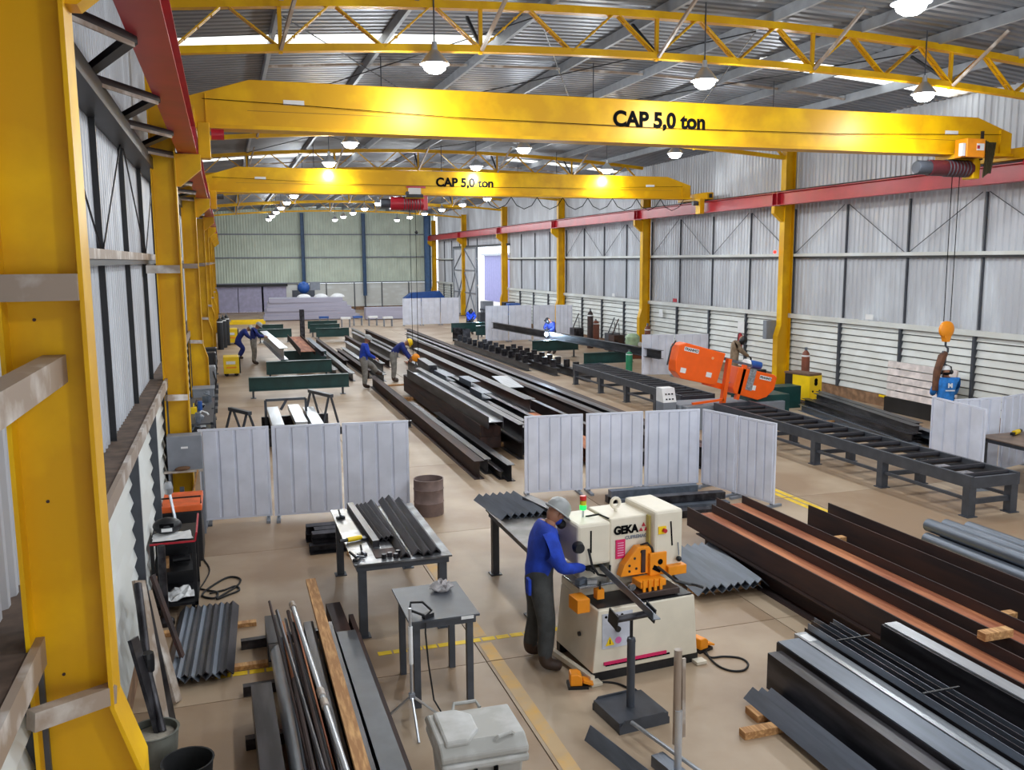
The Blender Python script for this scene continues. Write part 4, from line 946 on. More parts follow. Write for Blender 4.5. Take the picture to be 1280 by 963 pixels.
person(lbl, (13.72, 37.0, 0), -2.4, stand(chest=(.16,0,1.28), neck=(.26,0,1.42), head0=(.3,0,1.46), shoulderL=(.18,.18,1.36), shoulderR=(.18,-.18,1.36), elbowR=(.3,-.22,1.16), wristR=(.42,-.08,1.1), elbowL=(.3,.22,1.16), wristL=(.42,.08,1.1)), NAVY, DTROU, None, BOOT, GLOVE, None, wmask)
lbl = 'person welding behind the far green trestle in blue'; FACE[lbl] = Vector((-.2, -1, -.6))
person(lbl, (13.0, 48.3, 0), -PI/2, stand(pelvis=(-.1,0,.8), waist=(.0,0,.98), chest=(.16,0,1.14), neck=(.28,0,1.26), head0=(.32,0,1.3), shoulderL=(.18,.18,1.22), shoulderR=(.18,-.18,1.22), elbowR=(.34,-.22,1.0), wristR=(.5,-.08,.88), elbowL=(.34,.22,1.0), wristL=(.5,.08,.88),
    hipL=(-.1,.1,.75), hipR=(-.1,-.1,.75), kneeL=(.1,.11,.45), kneeR=(.1,-.11,.45)), SHIRT, DTROU, None, BOOT, GLOVE, None, wmask)
lbl = 'person in khaki leathers and black welding mask behind the orange band saw'; FACE[lbl] = Vector((1, -.4, -.4))
person(lbl, (15.7, 25.3, 0), -.4, stand(chest=(.1,0,1.3), neck=(.16,0,1.45), head0=(.2,0,1.5), elbowR=(.25,-.22,1.14), wristR=(.45,-.1,1.0), elbowL=(.25,.22,1.14), wristL=(.45,.12,1.0)), KHAKI, KHAKI, None, BOOT, GLOVE, None, wmask)
lbl = 'person in bright blue shirt with cap and headphones seen from behind near the hanging hook'; FACE[lbl] = Vector((1, -.35, -.25))
def cap(t, hc, face, lf, up):
    c = MB(); c.lathe([(.112,0),(.11,.04),(.085,.085),(.04,.105),(.001,.108)], n=18); c.v = [tuple(hc+up*.03+face*v[0]+lf*v[1]*.88+up*v[2]) for v in c.v]
    c.o('cap', WHITE, t, smooth=True)
    b = MB(); b.tube([hc+lf*.105-up*.01, hc+lf*.11+up*.1, hc+up*.16, hc-lf*.11+up*.1, hc-lf*.105-up*.01], .018, 8); h = b.o('headphone_band', BLACK, t, smooth=True)
    for s in (-1, 1): MB().sph(tuple(hc+lf*s*.105-up*.01), .045, 10, 8, (1,1,1.2)).o('ear_cup', BLACK, h, smooth=True)
    MB().tube([hc-face*.1-up*.05+lf*.07, hc-face*.115-up*.06, hc-face*.1-up*.05-lf*.07], [.02,.03,.02], 8).o('hair', INK, t, smooth=True)
    text('M', .13, WHITE, t, (-.165, 0, 1.34), (PI/2, 0, -PI/2), 'shirt_emblem', .008)
    MB().box(-.178, -.1, 1.22, -.165, .1, 1.245).o('shirt_lettering', WHITE, t)
person(lbl, (15.2, 15.75, 0), 1.25, stand(elbowR=(.12,-.25,1.14), wristR=(.36,-.2,1.1), elbowL=(.12,.25,1.14), wristL=(.34,.15,1.1)), SKYB_, DTROU, None, BOOT, None, None, cap)

# ================================================================ PUNCHING MACHINE
mc = thing('punching_machine', 'cream hydraulic punching and shearing machine with orange tooling in the work area', 'machine', (3.30, 7.70, 0), math.radians(4.5))
MB().pr([(-.02,.1),(1.2,.1),(1.15,.74),(.04,.74)], 'y', 0, .86).o('lower_cabinet', CREAM, mc, bevel=.012)
MB().box(-.02, .02, .0, 1.22, .1, .1).o('skid', BLACK, mc); MB().box(-.02, .76, .0, 1.22, .84, .1).o('skid', BLACK, mc)
for x in (-.05, 1.17): MB().bx((x+.04, -.03, .02), (.12, .1, .03)).o('levelling_foot', CREAM, mc)
MB().box(.04, .42, .74, 1.15, .85, 1.02).o('bed', CREAM, mc, bevel=.01)
MB().box(.06, .05, .741, .5, .4, .75).o('scrap_tray', BLACK, mc); MB().box(.55, .02, .741, 1.13, .3, .755).o('shear_pit', BLACK, mc)
MB().box(-.02, .34, 1.08, .36, .86, 1.52).o('punch_head', CREAM, mc, bevel=.03)
MB().box(.36, .36, .9, .82, .86, 1.54).o('c_frame', CREAM, mc, bevel=.015)
MB().box(.80, .22, .9, 1.14, .86, 1.60).o('shear_housing', CREAM, mc, bevel=.03)
MB().box(.78, .30, .9, .80, .36, 1.54).o('scale_strip', mat('brass_strip', (196, 178, 96), .4), mc)
MB().box(.12, .332, 1.22, .135, .34, 1.45).o('slot', INK, mc); MB().bx((1.0, .216, 1.35), (.014,.008,.26), ry=-.08).o('slot', INK, mc)
text('GEKA', .115, INK, mc, (.54, .352, 1.405), (PI/2,0,0), 'maker_lettering', .006, sx=.95)
for a, b in ((.745, 1.44), (.715, 1.39), (.775, 1.39)): MB().pr([(a-.022,b-.018),(a+.022,b-.018),(a,b+.022)], 'y', .346, .352).o('triangle_mark', RED, mc)
text('CUPREMAC', .05, MGREY, mc, (.66, .352, 1.32), (PI/2,0,0), 'model_lettering', .0015)
pl_ = MB().box(.42, .348, 1.11, .53, .356, 1.31).o('notice_plate', MAGENTA, mc)
for k in range(6): MB().box(.44, .344, 1.14+k*.026, .51, .347, 1.15+k*.026).o('print_line', mat('pale_print', (240, 170, 200), .5), pl_)
MB().box(.84, .205, 1.36, .93, .219, 1.44).o('emergency_stop_plate', WELDY, mc); MB().cyl((.9,.205,1.40),(.9,.17,1.40), .022, n=12).o('emergency_stop', RED, mc, smooth=True)
MB().tube([(.55,.6,1.53)]+[(.55+.05*math.sin(PI*k/6), .6, 1.63-.05*math.cos(PI*k/6)) for k in range(13)], .018, 8).o('lifting_eye', CREAM, mc, smooth=True)
sl_ = MB().cyl((.17,.6,1.52),(.17,.6,1.60), .012, n=8).o('signal_post', LSHADE, mc)
for k, (nm, c) in enumerate((('green', (30, 230, 90)), ('amber', (200, 190, 40)), ('red', (190, 40, 36)))):
    MB().cyl((.17,.6,1.60+k*.05),(.17,.6,1.645+k*.05), .035, n=14).o(nm+'_signal', mat('signal_'+nm, c, .3, var=0, emit=1.5 if nm == 'green' else 0), sl_, smooth=True)
MB().tube([(.2,.6,1.52),(.3,.5,1.56),(.37,.4,1.53),(.38,.37,1.46)], .01, 6).o('signal_cable', RUBBER, mc)
# punch station: lamp, hose, table
lampm = MB().lathe([(.001,0),(.05,0),(.065,.05),(.045,.1),(.001,.11)], (-.02,.28,1.3), 14, 'y').o('work_lamp', BLACK, mc, smooth=True)
MB().tube([(.08,.3,1.28),(.1,.26,1.12),(.16,.24,1.02),(.26,.27,.98),(.34,.33,1.0),(.36,.36,1.05)], .013, 7).o('lamp_hose', RUBBER, mc, smooth=True)
MB().cyl((.14,.5,.92),(.14,.5,1.08), .05, n=12).o('punch', CHROME, mc, smooth=True)
MB().box(-.06, .22, .9, .40, .62, .925).o('punch_table', CHROME, mc, bevel=.004)
MB().bx((.0,.3,.955), (.12,.06,.05), rz=.4).o('die_holder', STEELB, mc); MB().bx((.1,.26,.95), (.1,.05,.04), rz=-.3).o('stripper', STEELL, mc)
MB().box(-.14, .1, .7, .0, .3, .84).o('side_hopper', ORANGE, mc, bevel=.006)
MB().box(.12, .18, .78, .2, .26, .88).o('stop_bracket', ORANGE, mc); MB().bar((.16,.2,.76),(.16,.2,.96), .015).o('stop_rod', BLACK, mc)
# orange shear tooling
tl = MB().pr([(.42,.95),(.46,1.07),(.62,1.24),(.74,1.24),(.80,1.19),(.80,.95)], 'y', .24, .34).o('shear_plate', ORANGE, mc, bevel=.008)
for x, z in ((.52,1.06),(.58,1.13),(.66,1.19),(.52,1.0),(.6,1.02)): MB().cyl((x,.236,z),(x,.242,z), .014, n=10).o('bolt', STEEL, tl)
MB().box(.655, .225, .97, .70, .24, 1.21).o('blade_slot', RUST, mc)
tl2 = MB().box(.74, .2, .93, .94, .3, 1.17).o('notcher_plate', ORANGE, mc, bevel=.008)
MB().cyl((.86,.196,1.07),(.86,.202,1.07), .03, n=14).o('round_port', INK, tl2); MB().bx((.82,.196,1.0), (.1,.006,.05), ry=.5).o('notch_port', INK, tl2)
MB().box(.93, .15, .92, 1.15, .3, 1.02).o('tool_block', ORANGE, mc, bevel=.008)
MB().box(.56, .08, .86, .86, .26, .93).o('clamp_bar', ORANGE, mc, bevel=.006)
for k in range(4): MB().box(.58+k*.065, .06, .83, .61+k*.065, .08, .95).o('clamp_finger', ORANGE, mc)
MB().box(.5, .04, .77, 1.0, .28, .83).o('shear_table', mat('oily_steel', (96, 82, 78), .3, .5, var=.15), mc, bevel=.005)
MB().cyl((.46,.06,.9),(.46,.1,.9), .035, n=14).o('hand_wheel', CHROME, mc); MB().tube([(.83,.2,1.02),(.95,.05,.9),(1.1,-.0,.86),(1.2,.05,.82),(1.26,.0,.8)], .015, 6).o('hold_down_lever', BLACK, mc)
MB().tube([(1.07,.2,1.25),(1.07,.18,1.12)], .006, 5).o('chain', STEELB, mc); MB().sph((1.07,.18,1.08), .03, 10, 6).o('knob', BLACK, mc, smooth=True)
MB().tube([(.68,.3,1.24),(.74,.26,1.27),(.78,.24,1.22),(.79,.23,1.17)], .012, 6).o('tool_handle', BLACK, mc)
# control panel on the front
cp = MB().box(.08, -.008, .34, .42, .0, .7).o('control_panel', mat('panel_grey', (200, 202, 212), .4), mc)
MB().cyl((.25,-.03,.53),(.25,-.008,.53), .03, n=14).o('rotary_knob', BLACK, cp, smooth=True)
for k in range(4): MB().cyl((.12+k*.06,-.014,.67),(.12+k*.06,-.008,.67), .014, n=8).o('button', INK, cp)
MB().pr([(.115,.37),(.215,.37),(.165,.46)], 'y', -.012, -.008).o('warning_triangle', WELDY, cp); MB().pr([(.16,.385),(.17,.385),(.168,.43),(.162,.43)], 'y', -.014, -.012).o('warning_mark', INK, cp)
MB().lathe([(.02,-.002),(.035,-.002),(.035,.002),(.02,.002)], (.26,-.01,.41), 16, 'y').o('round_sticker', mat('pink_ring', (240, 120, 190), .5), cp)
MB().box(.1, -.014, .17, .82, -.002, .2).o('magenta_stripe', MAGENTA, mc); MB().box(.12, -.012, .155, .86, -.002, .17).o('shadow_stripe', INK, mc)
MB().cyl((-.03,.3,.4),(-.01,.3,.4), .025, n=10).o('side_plug', BLACK, mc)
MB().bar((-.03,-.02,.06), (-.13,.75,.06), .05, .05).o('side_rail', CREAM, mc)
# foot pedals
for i, (px, py, rz, lb) in enumerate(((722, 858, -.25, 'orange foot pedal on the floor in front of the worker boots'), (876, 812, .3, 'orange foot pedal on the floor at the right side of the machine'))):
    p = G(px, py, 0); f = thing('foot_pedal', lb, 'pedal', p, rz)
    MB().pr([(-.1,0),(.1,0),(.1,.03),(-.1,.03)], 'y', -.08, .08).o('base', BLACK, f); MB().pr([(-.08,.03),(.04,.03),(.04,.12),(.0,.15),(-.08,.15)], 'y', -.07, .07).o('hood', ORANGE, f, bevel=.01)
    MB().bx((.1,0,.05), (.1,.12,.02), ry=.3).o('treadle', ORANGE, f)
small('pedal_cable', 'black cable from the left foot pedal past the support stand', 'cable', MB().tube(crv([G(px,py,.01) for px,py in ((738,857),(755,853),(775,856),(792,866),(800,880))]), .011, 6), RUBBER, (0,0,0))
small('pedal_cable', 'looped black cable of the right foot pedal on the floor', 'cable', MB().tube(crv([G(px,py,.01) for px,py in ((878,813),(888,822),(905,821),(925,823),(935,830),(930,838),(915,839),(900,834),(888,824),(882,814))]), .011, 6), RUBBER, (0,0,0))
# support stand and bar being cut
ss = thing('support_stand', 'dark grey material support stand with slab base in front of the machine', 'stand', (3.36, 7.0, 0), .1)
MB().pr([(-.26,.0),(.26,.0),(.26,.06),(.2,.12),(-.2,.12),(-.26,.06)], 'y', -.25, -.235).o('base_end', DGREY, ss); MB().pr([(-.26,.0),(.26,.0),(.26,.06),(.2,.12),(-.2,.12),(-.26,.06)], 'y', .235, .25).o('base_end', DGREY, ss)
MB().box(-.255, -.235, 0, .255, .235, .1).o('base_slab', DGREY, ss)
MB().cyl((0,0,.1),(0,0,.72), .038, n=16).o('post', DGREY, ss, smooth=True); MB().lathe([(.038,.72),(.042,.73),(.036,.76),(.02,.77)], n=16).o('collar', DGREY, ss, smooth=True)
MB().cyl((0,0,.75),(0,0,.93), .015, n=10).o('spindle', BLACK, ss, smooth=True)
MB().cyl((-.16,0,.96),(.18,0,.96), .032, n=14).o('roller', STEEL, ss, smooth=True)
for x in (-.19, .2): MB().bx((x,0,.97), (.012,.16,.14), rx=.2).o('side_plate', BLACK, ss)
stock('steel_angle', angle(.075, .008), (3.46, 6.78, 1.0), (3.62, 9.5, 1.0), STEELB, 'long dark angle bar held by the worker between machine and support stand', 'angle bar')
# waste bin
bn = thing('waste_bin', 'pale grey wheeled waste bin with lid in the foreground', 'bin', (1.5, 5.58, 0), -.03)
MB().add([(-.2,-.22,.02),(.2,-.22,.02),(.2,.2,.02),(-.2,.2,.02),(-.27,-.27,.86),(.27,-.27,.86),(.27,.25,.86),(-.27,.25,.86)], [(0,3,2,1),(4,5,6,7),(0,1,5,4),(1,2,6,5),(2,3,7,6),(3,0,4,7)]).o('tub', BIN, bn, bevel=.02)
MB().box(-.30,-.31,.84,.30,.27,.9).o('rim', BIN, bn, bevel=.02)
lid = MB(); lid.pr([(-.3,.9),(.31,.9),(.31,.93),(.22,.985),(-.2,1.0),(-.3,.95)], 'x', -.30, .30); ld_ = lid.o('lid', BIN, bn, bevel=.02)
MB().pr([(-.26,-.24),(-.1,-.24),(.0,-.1),(.0,.1),(-.1,.2),(-.26,.2)], 'z', .97, 1.02).o('lid_bulge', BIN, ld_, bevel=.02)
MB().tube([(-.1,.27,.96),(-.08,.32,.99),(.08,.32,.99),(.1,.27,.96)], .014, 7).o('rear_handle', BIN, ld_); MB().tube([(.08,-.24,1.0),(.1,-.25,1.02),(.2,-.22,1.02),(.22,-.2,.99)], .012, 7).o('lid_handle', BIN, ld_)
for x in (-.07, .07): MB().box(x-.01,-.318,.76,x+.01,-.27,.85).o('slot', INK, bn)
for x in (-.22, .22): MB().cyl((x-.03,.22,.1),(x+.03,.22,.1), .1, n=16).o('wheel', RUBBER, bn)
# foreground offcuts and pale pipe
stock('steel_angle', angle(.14, .01), (2.8, 6.75, 0), (3.05, 5.6, 0), STEELB, 'grey angle offcut on the floor in front of the support stand', 'angle bar', up=(.5,0,1))
stock('steel_channel', chan(.12, .1), (3.17, 6.2, 0), (3.3, 5.4, 0), STEELB, 'short grey channel offcut on the floor beside the angle offcut', 'steel channel')
tag(MB().cyl((0,0,0),(.24,-1.1,.0), .018, n=8).o('steel_rod', STEELL, loc=(3.22, 6.68, .13), smooth=True), 'thin bright rod resting on the channel offcut before the stand', 'rod')
ps = thing('pipe_stand', 'pale upright pipe standing in the foreground in front of the machine', 'pipe', (3.28, 5.95, 0))
MB().cyl((0,0,0),(0,0,.6), .03, n=14).o('lower_pipe', LSHADE, ps, smooth=True); MB().cyl((0,.03,.3),(0,.03,1.1), .032, n=14).o('upper_pipe', GIRT, ps, smooth=True); MB().bar((.06,.03,.35),(.05,.03,1.02), .02, .03).o('side_strip', GIRT, ps)
# ================================================================ SCREENS
def screen(a, b, h, label, group, ribs_=4, m=SCREEN, z0=.07, face=-1, feet=True):
    """free-standing framed sheet-metal screen from ground point a to b (seen side = right of a->b)"""
    A = Vector((a[0], a[1], 0)); B = Vector((b[0], b[1], 0)); L = (B-A).length; rz = math.atan2(B.y-A.y, B.x-A.x)
    t = thing('welding_screen', label, 'screen', A, rz, group=group)
    f = .035
    MB().box(0, -.015, z0, f, .015, h).o('frame_post', m, t); MB().box(L-f, -.015, z0, L, .015, h).o('frame_post', m, t)
    MB().box(f, -.015, h-f, L-f, .015, h).o('frame_rail', m, t); MB().box(f, -.015, z0, L-f, .015, z0+f).o('frame_rail', m, t)
    n = ribs_; W = L-2*f; p = W/n; pts = []
    for i in range(n): pts += [(f+i*p, 0), (f+i*p+p*.10, -.0), (f+i*p+p*.16, -.03), (f+i*p+p*.94, -.03)]
    pts.append((f+W, 0)); vs = []; fs = []
    for x, y in pts: vs += [(x, y, z0+f), (x, y, h-f)]
    for i in range(len(pts)-1): fs.append((2*i, 2*i+2, 2*i+3, 2*i+1))
    MB().add(vs, fs).o('ribbed_sheet', m, t)
    if feet:
        for x in (.06, L-.06): MB().box(x-.03, -.22, 0, x+.03, .22, .04).o('foot', MGREY, t); MB().box(x-.02, -.02, .04, x+.02, .02, z0).o('foot_stem', MGREY, t)
    return t
L3 = [(-.52, 14.66), (.56, 14.60), (.60, 14.57), (1.68, 14.48), (1.71, 14.46), (2.78, 14.34)]
for i in range(3):
    screen(L3[2*i], L3[2*i+1], 1.55, ('grey ribbed screen next to the electric cabinet', 'grey ribbed screen between two others behind the table of angle bars', 'grey ribbed screen next to the rusty drum')[i], None)
R3 = [(4.88, 14.56), (5.94, 14.46), (6.0, 14.45), (7.06, 14.34), (7.1, 14.33), (8.14, 14.22)]
for i in range(3):
    screen(R3[2*i], R3[2*i+1], 1.45, ('grey ribbed screen facing the centre stack ends, free at one side', 'grey ribbed screen behind the machine signal light', 'grey ribbed screen forming the corner behind the machine')[i], None, 5)
screen((8.2, 14.2), (8.4, 13.36), 1.45, 'grey ribbed screen folded forward from the corner behind the machine', None, 4); screen((8.41, 13.33), (8.6, 12.5), 1.45, 'grey ribbed screen at the free end beside the yellow floor line', None, 4)
screen((12.9, 13.7), (12.68, 12.2), 1.5, 'grey ribbed screen standing beside the roller conveyor end', None, 4)
screen((13.0, 13.25), (14.05, 13.2), 1.5, 'pale grey screen behind the work table with the yellow tool', None, 4); screen((14.1, 13.2), (15.2, 13.5), 1.5, 'pale grey screen in front of the red-lettered board', None, 4)
screen((14.0, 28.6), (15.1, 28.3), 1.5, 'grey ribbed screen behind the raised saw head', None, 4); screen((15.15, 28.3), (16.3, 28.0), 1.5, 'grey ribbed screen between saw and yellow column', None, 4)
for i, x in enumerate((10.75, 12.0, 13.25)):
    screen((x, 56.4), (x+1.2, 56.4), 1.75, 'plain pale grey screen in the far row before the sliding door', 'far pale screens', 3)
for i, (a, b) in enumerate((((12.5, 43.4), (13.7, 43.4)), ((13.75, 43.4), (14.95, 43.4)), ((15.0, 43.2), (16.1, 43.0)), ((16.15, 43.0), (16.9, 42.6)))):
    screen(a, b, 1.85, 'grey ribbed screen in the row behind the welders', 'screens behind the welders', 4)

# ================================================================ ROLLER CONVEYORS AND SAW
def conveyor(label, x0, x1, y0, y1, h, legs, step, m=DGREY):
    t = thing('roller_conveyor', label, 'conveyor', (x0, y0, 0)); W = x1-x0; L = y1-y0
    for x in (0, W-.06): MB().box(x, 0, h-.2, x+.06, L, h).o('side_rail', m, t)
    for y in (0, L-.06): MB().box(.06, y, h-.2, W-.06, y+.06, h-.02).o('end_rail', m, t)
    n = int((L-.3)/step)
    rm = MB().cyl((.07,0,0),(W-.07,0,0), .05, n=12).data('roller', mat('roller_rubber', (46, 46, 52), .4, .3), True)
    for k in range(n): link('roller', rm, t, loc=(0, .2+step*k, h-.045))
    for k, y in enumerate(legs):
        for x in (.0, W-.14): MB().box(x, y-y0, .015, x+.14, y-y0+.14, h-.2).o('leg', m, t); MB().box(x-.03, y-y0-.03, 0, x+.17, y-y0+.17, .015).o('foot_plate', m, t)
        MB().box(.14, y-y0+.04, .2, W-.14, y-y0+.1, .28).o('cross_bar', m, t)
        if k: 
            MB().bar((.07, legs[k-1]-y0+.14, .28), (.07, y-y0, .28), .05, .05).o('tie_bar', m, t); MB().bar((W-.07, legs[k-1]-y0+.14, .28), (W-.07, y-y0, .28), .05, .05).o('tie_bar', m, t)
    return t
conveyor('dark grey roller conveyor on the outfeed side of the orange saw, nearer the pipe bundle', 11.2, 12.2, 10.98, 18.9, .68, [11.0, 13.0, 14.95, 16.9, 18.7], .5)
conveyor('dark grey roller conveyor on the infeed side of the orange saw, nearer the welders', 11.0, 12.0, 20.2, 27.7, .68, [20.3, 21.6, 23.5, 25.4, 27.5], .42)
sw = thing('band_saw', 'orange horizontal band saw with tilted arm across the roller conveyors', 'saw', (10.2, 19.1, 0))
MB().box(.3, -.1, 0, 3.1, .9, .6).o('bed', MGREY, sw, bevel=.02); MB().box(.22, .1, .35, .9, .8, .62).o('bed_wing', MGREY, sw, bevel=.02)
MB().box(2.2, .0, .0, 3.3, 1.0, .75).o('base_cabinet', TEAL, sw, bevel=.02)
MB().pr([(.0,1.75),(.08,2.12),(.28,2.16),(1.36,1.86),(1.13,1.12),(1.0,1.1),(.15,1.3),(.0,1.48)], 'y', -.1, .28).o('wheel_housing', SAWO, sw, bevel=.02)
MB().pr([(1.72,1.52),(2.76,1.27),(2.84,1.2),(2.76,.9),(2.55,.72),(2.3,.66),(1.62,.86),(1.58,1.0)], 'y', -.1, .28).o('drive_housing', SAWO, sw, bevel=.02)
MB().bar((.6,.1,1.95), (2.2,.1,1.5), .12, .07).o('arm_beam', STEELB, sw); MB().bar((1.1,.1,1.3), (1.75,.1,1.05), .04, .02).o('blade', STEELL, sw); MB().bar((.9,.15,1.16), (1.45,.15,1.0), .1, .14).o('lower_arm', SAWO, sw)
MB().bar((1.33,-.02,.5), (1.5,-.02,1.72), .14, .1).o('guide_post', SAWO, sw); MB().bar((1.72,-.04,.7), (1.93,-.04,1.55), .12, .08).o('guide_arm', SAWO, sw)
MB().pr([(1.92,.95),(2.1,.9),(2.24,1.42),(2.06,1.46)], 'y', -.115, -.1).o('blade_guard', mat('hatched_grey', (150, 152, 156), .5, var=.2, scale=20), sw)
MB().bar((.5,-.05,.66), (1.35,-.05,.72), .08, .05).o('vise_arm', SAWO, sw)
MB().cyl((2.3,.3,1.53),(2.6,.3,1.46), .1, n=16).o('motor', BLUEP, sw, smooth=True); MB().cyl((2.14,.3,1.53),(2.26,.3,1.51), .13, n=16).o('gearbox', WHITE, sw, smooth=True)
o = MB().bx((0,0,0), (.4,.006,.1)).o('maker_plate', WHITE, sw, loc=(.42,-.104,1.98)); o.rotation_euler = (0, .24, 0)
text('FRANHO', .09, INK, sw, (.42,-.109,1.98), (PI/2, .24, 0), 'maker_lettering', .002)
o = MB().bx((0,0,0), (.34,.006,.1)).o('maker_plate', WHITE, sw, loc=(2.5,-.104,1.2)); o.rotation_euler = (0, .24, 0)
text('FRANHO', .08, INK, sw, (2.5,-.109,1.2), (PI/2, .24, 0), 'maker_lettering', .002)
for x, z in ((.2,1.5),(.9,1.36),(2.15,.98)):
    o = MB().bx((0,0,0), (.15,.006,.12)).o('warning_sticker', WHITE, sw, loc=(x,-.104,z)); o.rotation_euler = (0, .24, 0)
MB().cyl((1.0,-.104,1.76),(1.0,-.1,1.76), .035, n=12).o('adjust_cap', mat('pale_orange', (250, 170, 120), .5), sw)
MB().tube([(-.12,.1,1.62),(-.02,.1,2.05),(.1,.1,2.2)], .02, 6).o('tension_lever', BLACK, sw)
co_ = thing('control_console', 'small grey control console with white button panel before the saw', 'console', (10.05, 19.3, 0))
MB().box(0, 0, 0, .35, .4, .68).o('stand', MGREY, co_); MB().pr([(0,.68),(.4,.68),(.4,1.02),(.12,1.02)], 'x', .0, .35).o('panel_box', WHITE, co_)
for i in range(3):
    for j in range(2): MB().bx((.09+i*.085, .02+j*.04, .76+j*.12), (.035,.03,.03)).o('button', INK, co_)
# dark steel lengths and the yellow welder by the right wall
for i, (x, z) in enumerate(((15.0, 0), (15.25, 0), (15.5, 0), (15.75, 0), (15.1, .17), (15.4, .17), (15.65, .17), (15.25, .34), (15.55, .34))):
    stock('steel_i_section', ibeam(.2, .17, .01, .01), (x-1.0, 15.2+.3*(i % 3), z), (x-.05, 20.6-.3*(i % 2), z), STEEL if i % 3 else STEELB, 'dark steel length in the stack along the right wall behind the conveyor', 'steel beam', 'steel lengths by the right wall')
for y in (16.2, 18.8): block((14.1+.17*(y-16), y, 0), (.5, .08, .05), 'timber lath poking out from the steel lengths by the right wall')
yw = thing('welding_power_source', 'yellow fronted welding power source by the brown gas cylinder', 'welder', (15.62, 21.2, 0), .25)
MB().box(0, 0, .12, .5, .9, .85).o('case', BLACK, yw, bevel=.02); MB().box(-.012, .0, .14, .0, .6, .84).o('yellow_side', WELDY, yw); MB().box(-.01, -.014, .14, .5, .0, .84).o('yellow_front', WELDY, yw)
for z in (.62, .7): MB().lathe([(.001,-.002),(.07,-.002),(.07,.002),(.001,.002)], (.25,-.016,z), 14, 'y').o('maker_mark', INK, yw).scale = (1, 1, 1)
for x in (.12, .4): MB().cyl((x,-.03,.4),(x,-.014,.4), .03, n=10).o('socket', BLACK, yw)
MB().box(-.02, 0, .85, .5, .9, .9).o('tray', mat('brown_lid', (112, 84, 66), .7), yw)
for x in (.06, .44):
    for y in (.1, .8): MB().cyl((x-.03,y,.09),(x+.03,y,.09), .09, n=12).o('wheel', RUBBER, yw)
def cylinder(label, x, y, h=1.45, r=.12, m=GASB, group=None):
    c = thing('gas_cylinder', label, 'gas cylinder', (x, y, 0), group=group)
    MB().lathe([(.001,0),(r,0),(r,h*.84),(r*.85,h*.91),(r*.4,h*.96),(r*.3,h*.97),(.001,h*.97)], n=18).o('body', m, c, smooth=True)
    MB().box(-.03,-.03,h*.96,.03,.03,h*1.03).o('valve', STEELB, c); MB().cyl((0,0,h*.84),(0,0,h*.87), r*1.01, n=18).o('label_band', WHITE, c)
    return c
cylinder('brown gas cylinder standing behind the yellow fronted welding source', 16.55, 22.7)
cylinder('brown gas cylinder by the wall beside the flaking yellow column base', 16.4, 33.0, 1.5); cylinder('dark tall gas cylinder alone before the louvred wall near the welders', 16.3, 38.8, 1.8, .14, RUST)
cylinder('rust brown gas cylinder beside the tall dark one', 16.75, 39.2, 1.3, .18, GASB); cylinder('small green gas cylinder beside the screens at the saw', 13.7, 29.0, .9, .12, mat('green_cyl', (30, 130, 90), .5))
tk = thing('green_compressor', 'pale green tank machine at the foot of the yellow column', 'tank', (16.3, 34.2, 0)); MB().lathe([(.001,0),(.26,0),(.3,.1),(.3,.9),(.2,1.02),(.001,1.05)], n=18).o('tank', mat('pale_green', (170, 196, 160), .5), tk, smooth=True); MB().box(-.36,-.36,0,.36,.36,.2).o('skid', GASB, tk); MB().cyl((.2,-.3,.6),(.2,-.33,.6), .1, n=14).o('gauge', WHITE, tk)
# teal box behind saw, extinguisher, wall signs
tag(MB().box(0,0,0,1.6,.5,.62).o('steel_bin', TEAL, loc=(13.6, 21.0, 0), bevel=.01), 'low dark green steel bin between saw and yellow welding source', 'bin')
tag(MB().box(0,0,0,1.2,.4,.75).o('steel_bin', BLACK, loc=(14.6, 23.6, 0), bevel=.01), 'black steel bin behind the saw drive housing', 'bin')
fe = thing('fire_extinguisher', 'red fire extinguisher on a white sign hung on the louvred wall', 'extinguisher', (17.25, 27.45, 1.0)); MB().lathe([(.001,0),(.08,0),(.085,.02),(.085,.45),(.05,.52),(.02,.55),(.001,.55)], n=14).o('body', RED, fe, smooth=True); MB().tube([(0,0,.55),(-.08,0,.5),(-.1,0,.2)], .015, 6).o('hose', BLACK, fe); MB().box(.02,-.2,.55,.04,.2,.95).o('sign', WHITE, fe); MB().box(-.01,-.08,.2,.1,.08,.3).o('bracket', WHITE, fe)
for i, (y, z, c) in enumerate(((20.9, 2.42, WHITE), (18.1, 2.4, WHITE), (32.4, 2.42, RED), (38.4, 2.42, WHITE), (33.6, 1.75, WHITE))):
    tag(MB().box(0,-.15,0,.02,.15,.14 if z > 2 else .3).o('wall_sign', c, loc=(17.29, y, z)), ('white sign on the sill behind the steel lengths', 'small white tag on the sill near the hook', 'red box on the wall beside the fourth column', 'white sign on the sill before the tall gas cylinder', 'white notice on the louvres near the saw')[i], 'sign')
nb = thing('notice_board', 'pale board with red heading and white sheet behind the work table', 'board', (15.6, 13.75, 0)); MB().box(0,0,.9,1.2,.03,2.25).o('panel', mat('pale_board', (206, 210, 196), .6), nb); MB().box(.25,-.006,1.75,1.15,0,1.95).o('red_heading', mat('sign_red', (226, 40, 72), .5), nb); MB().box(.25,-.006,1.25,1.15,0,1.75).o('white_sheet', WHITE, nb); text('PERIGO', .15, WHITE, nb, (.72,-.009,1.85), (PI/2,0,0), 'heading_lettering', .004)
for x in (.1, 1.1): MB().box(x-.03,.03,0,x+.03,.08,2.2).o('leg', MGREY, nb)
wt = table('work_table', 'brown topped work table with a yellow tool beside the conveyor end', 13.25, 15.0, 11.6, 12.95, .85, topm=mat('brown_top', (124, 104, 90), .5, var=.15))
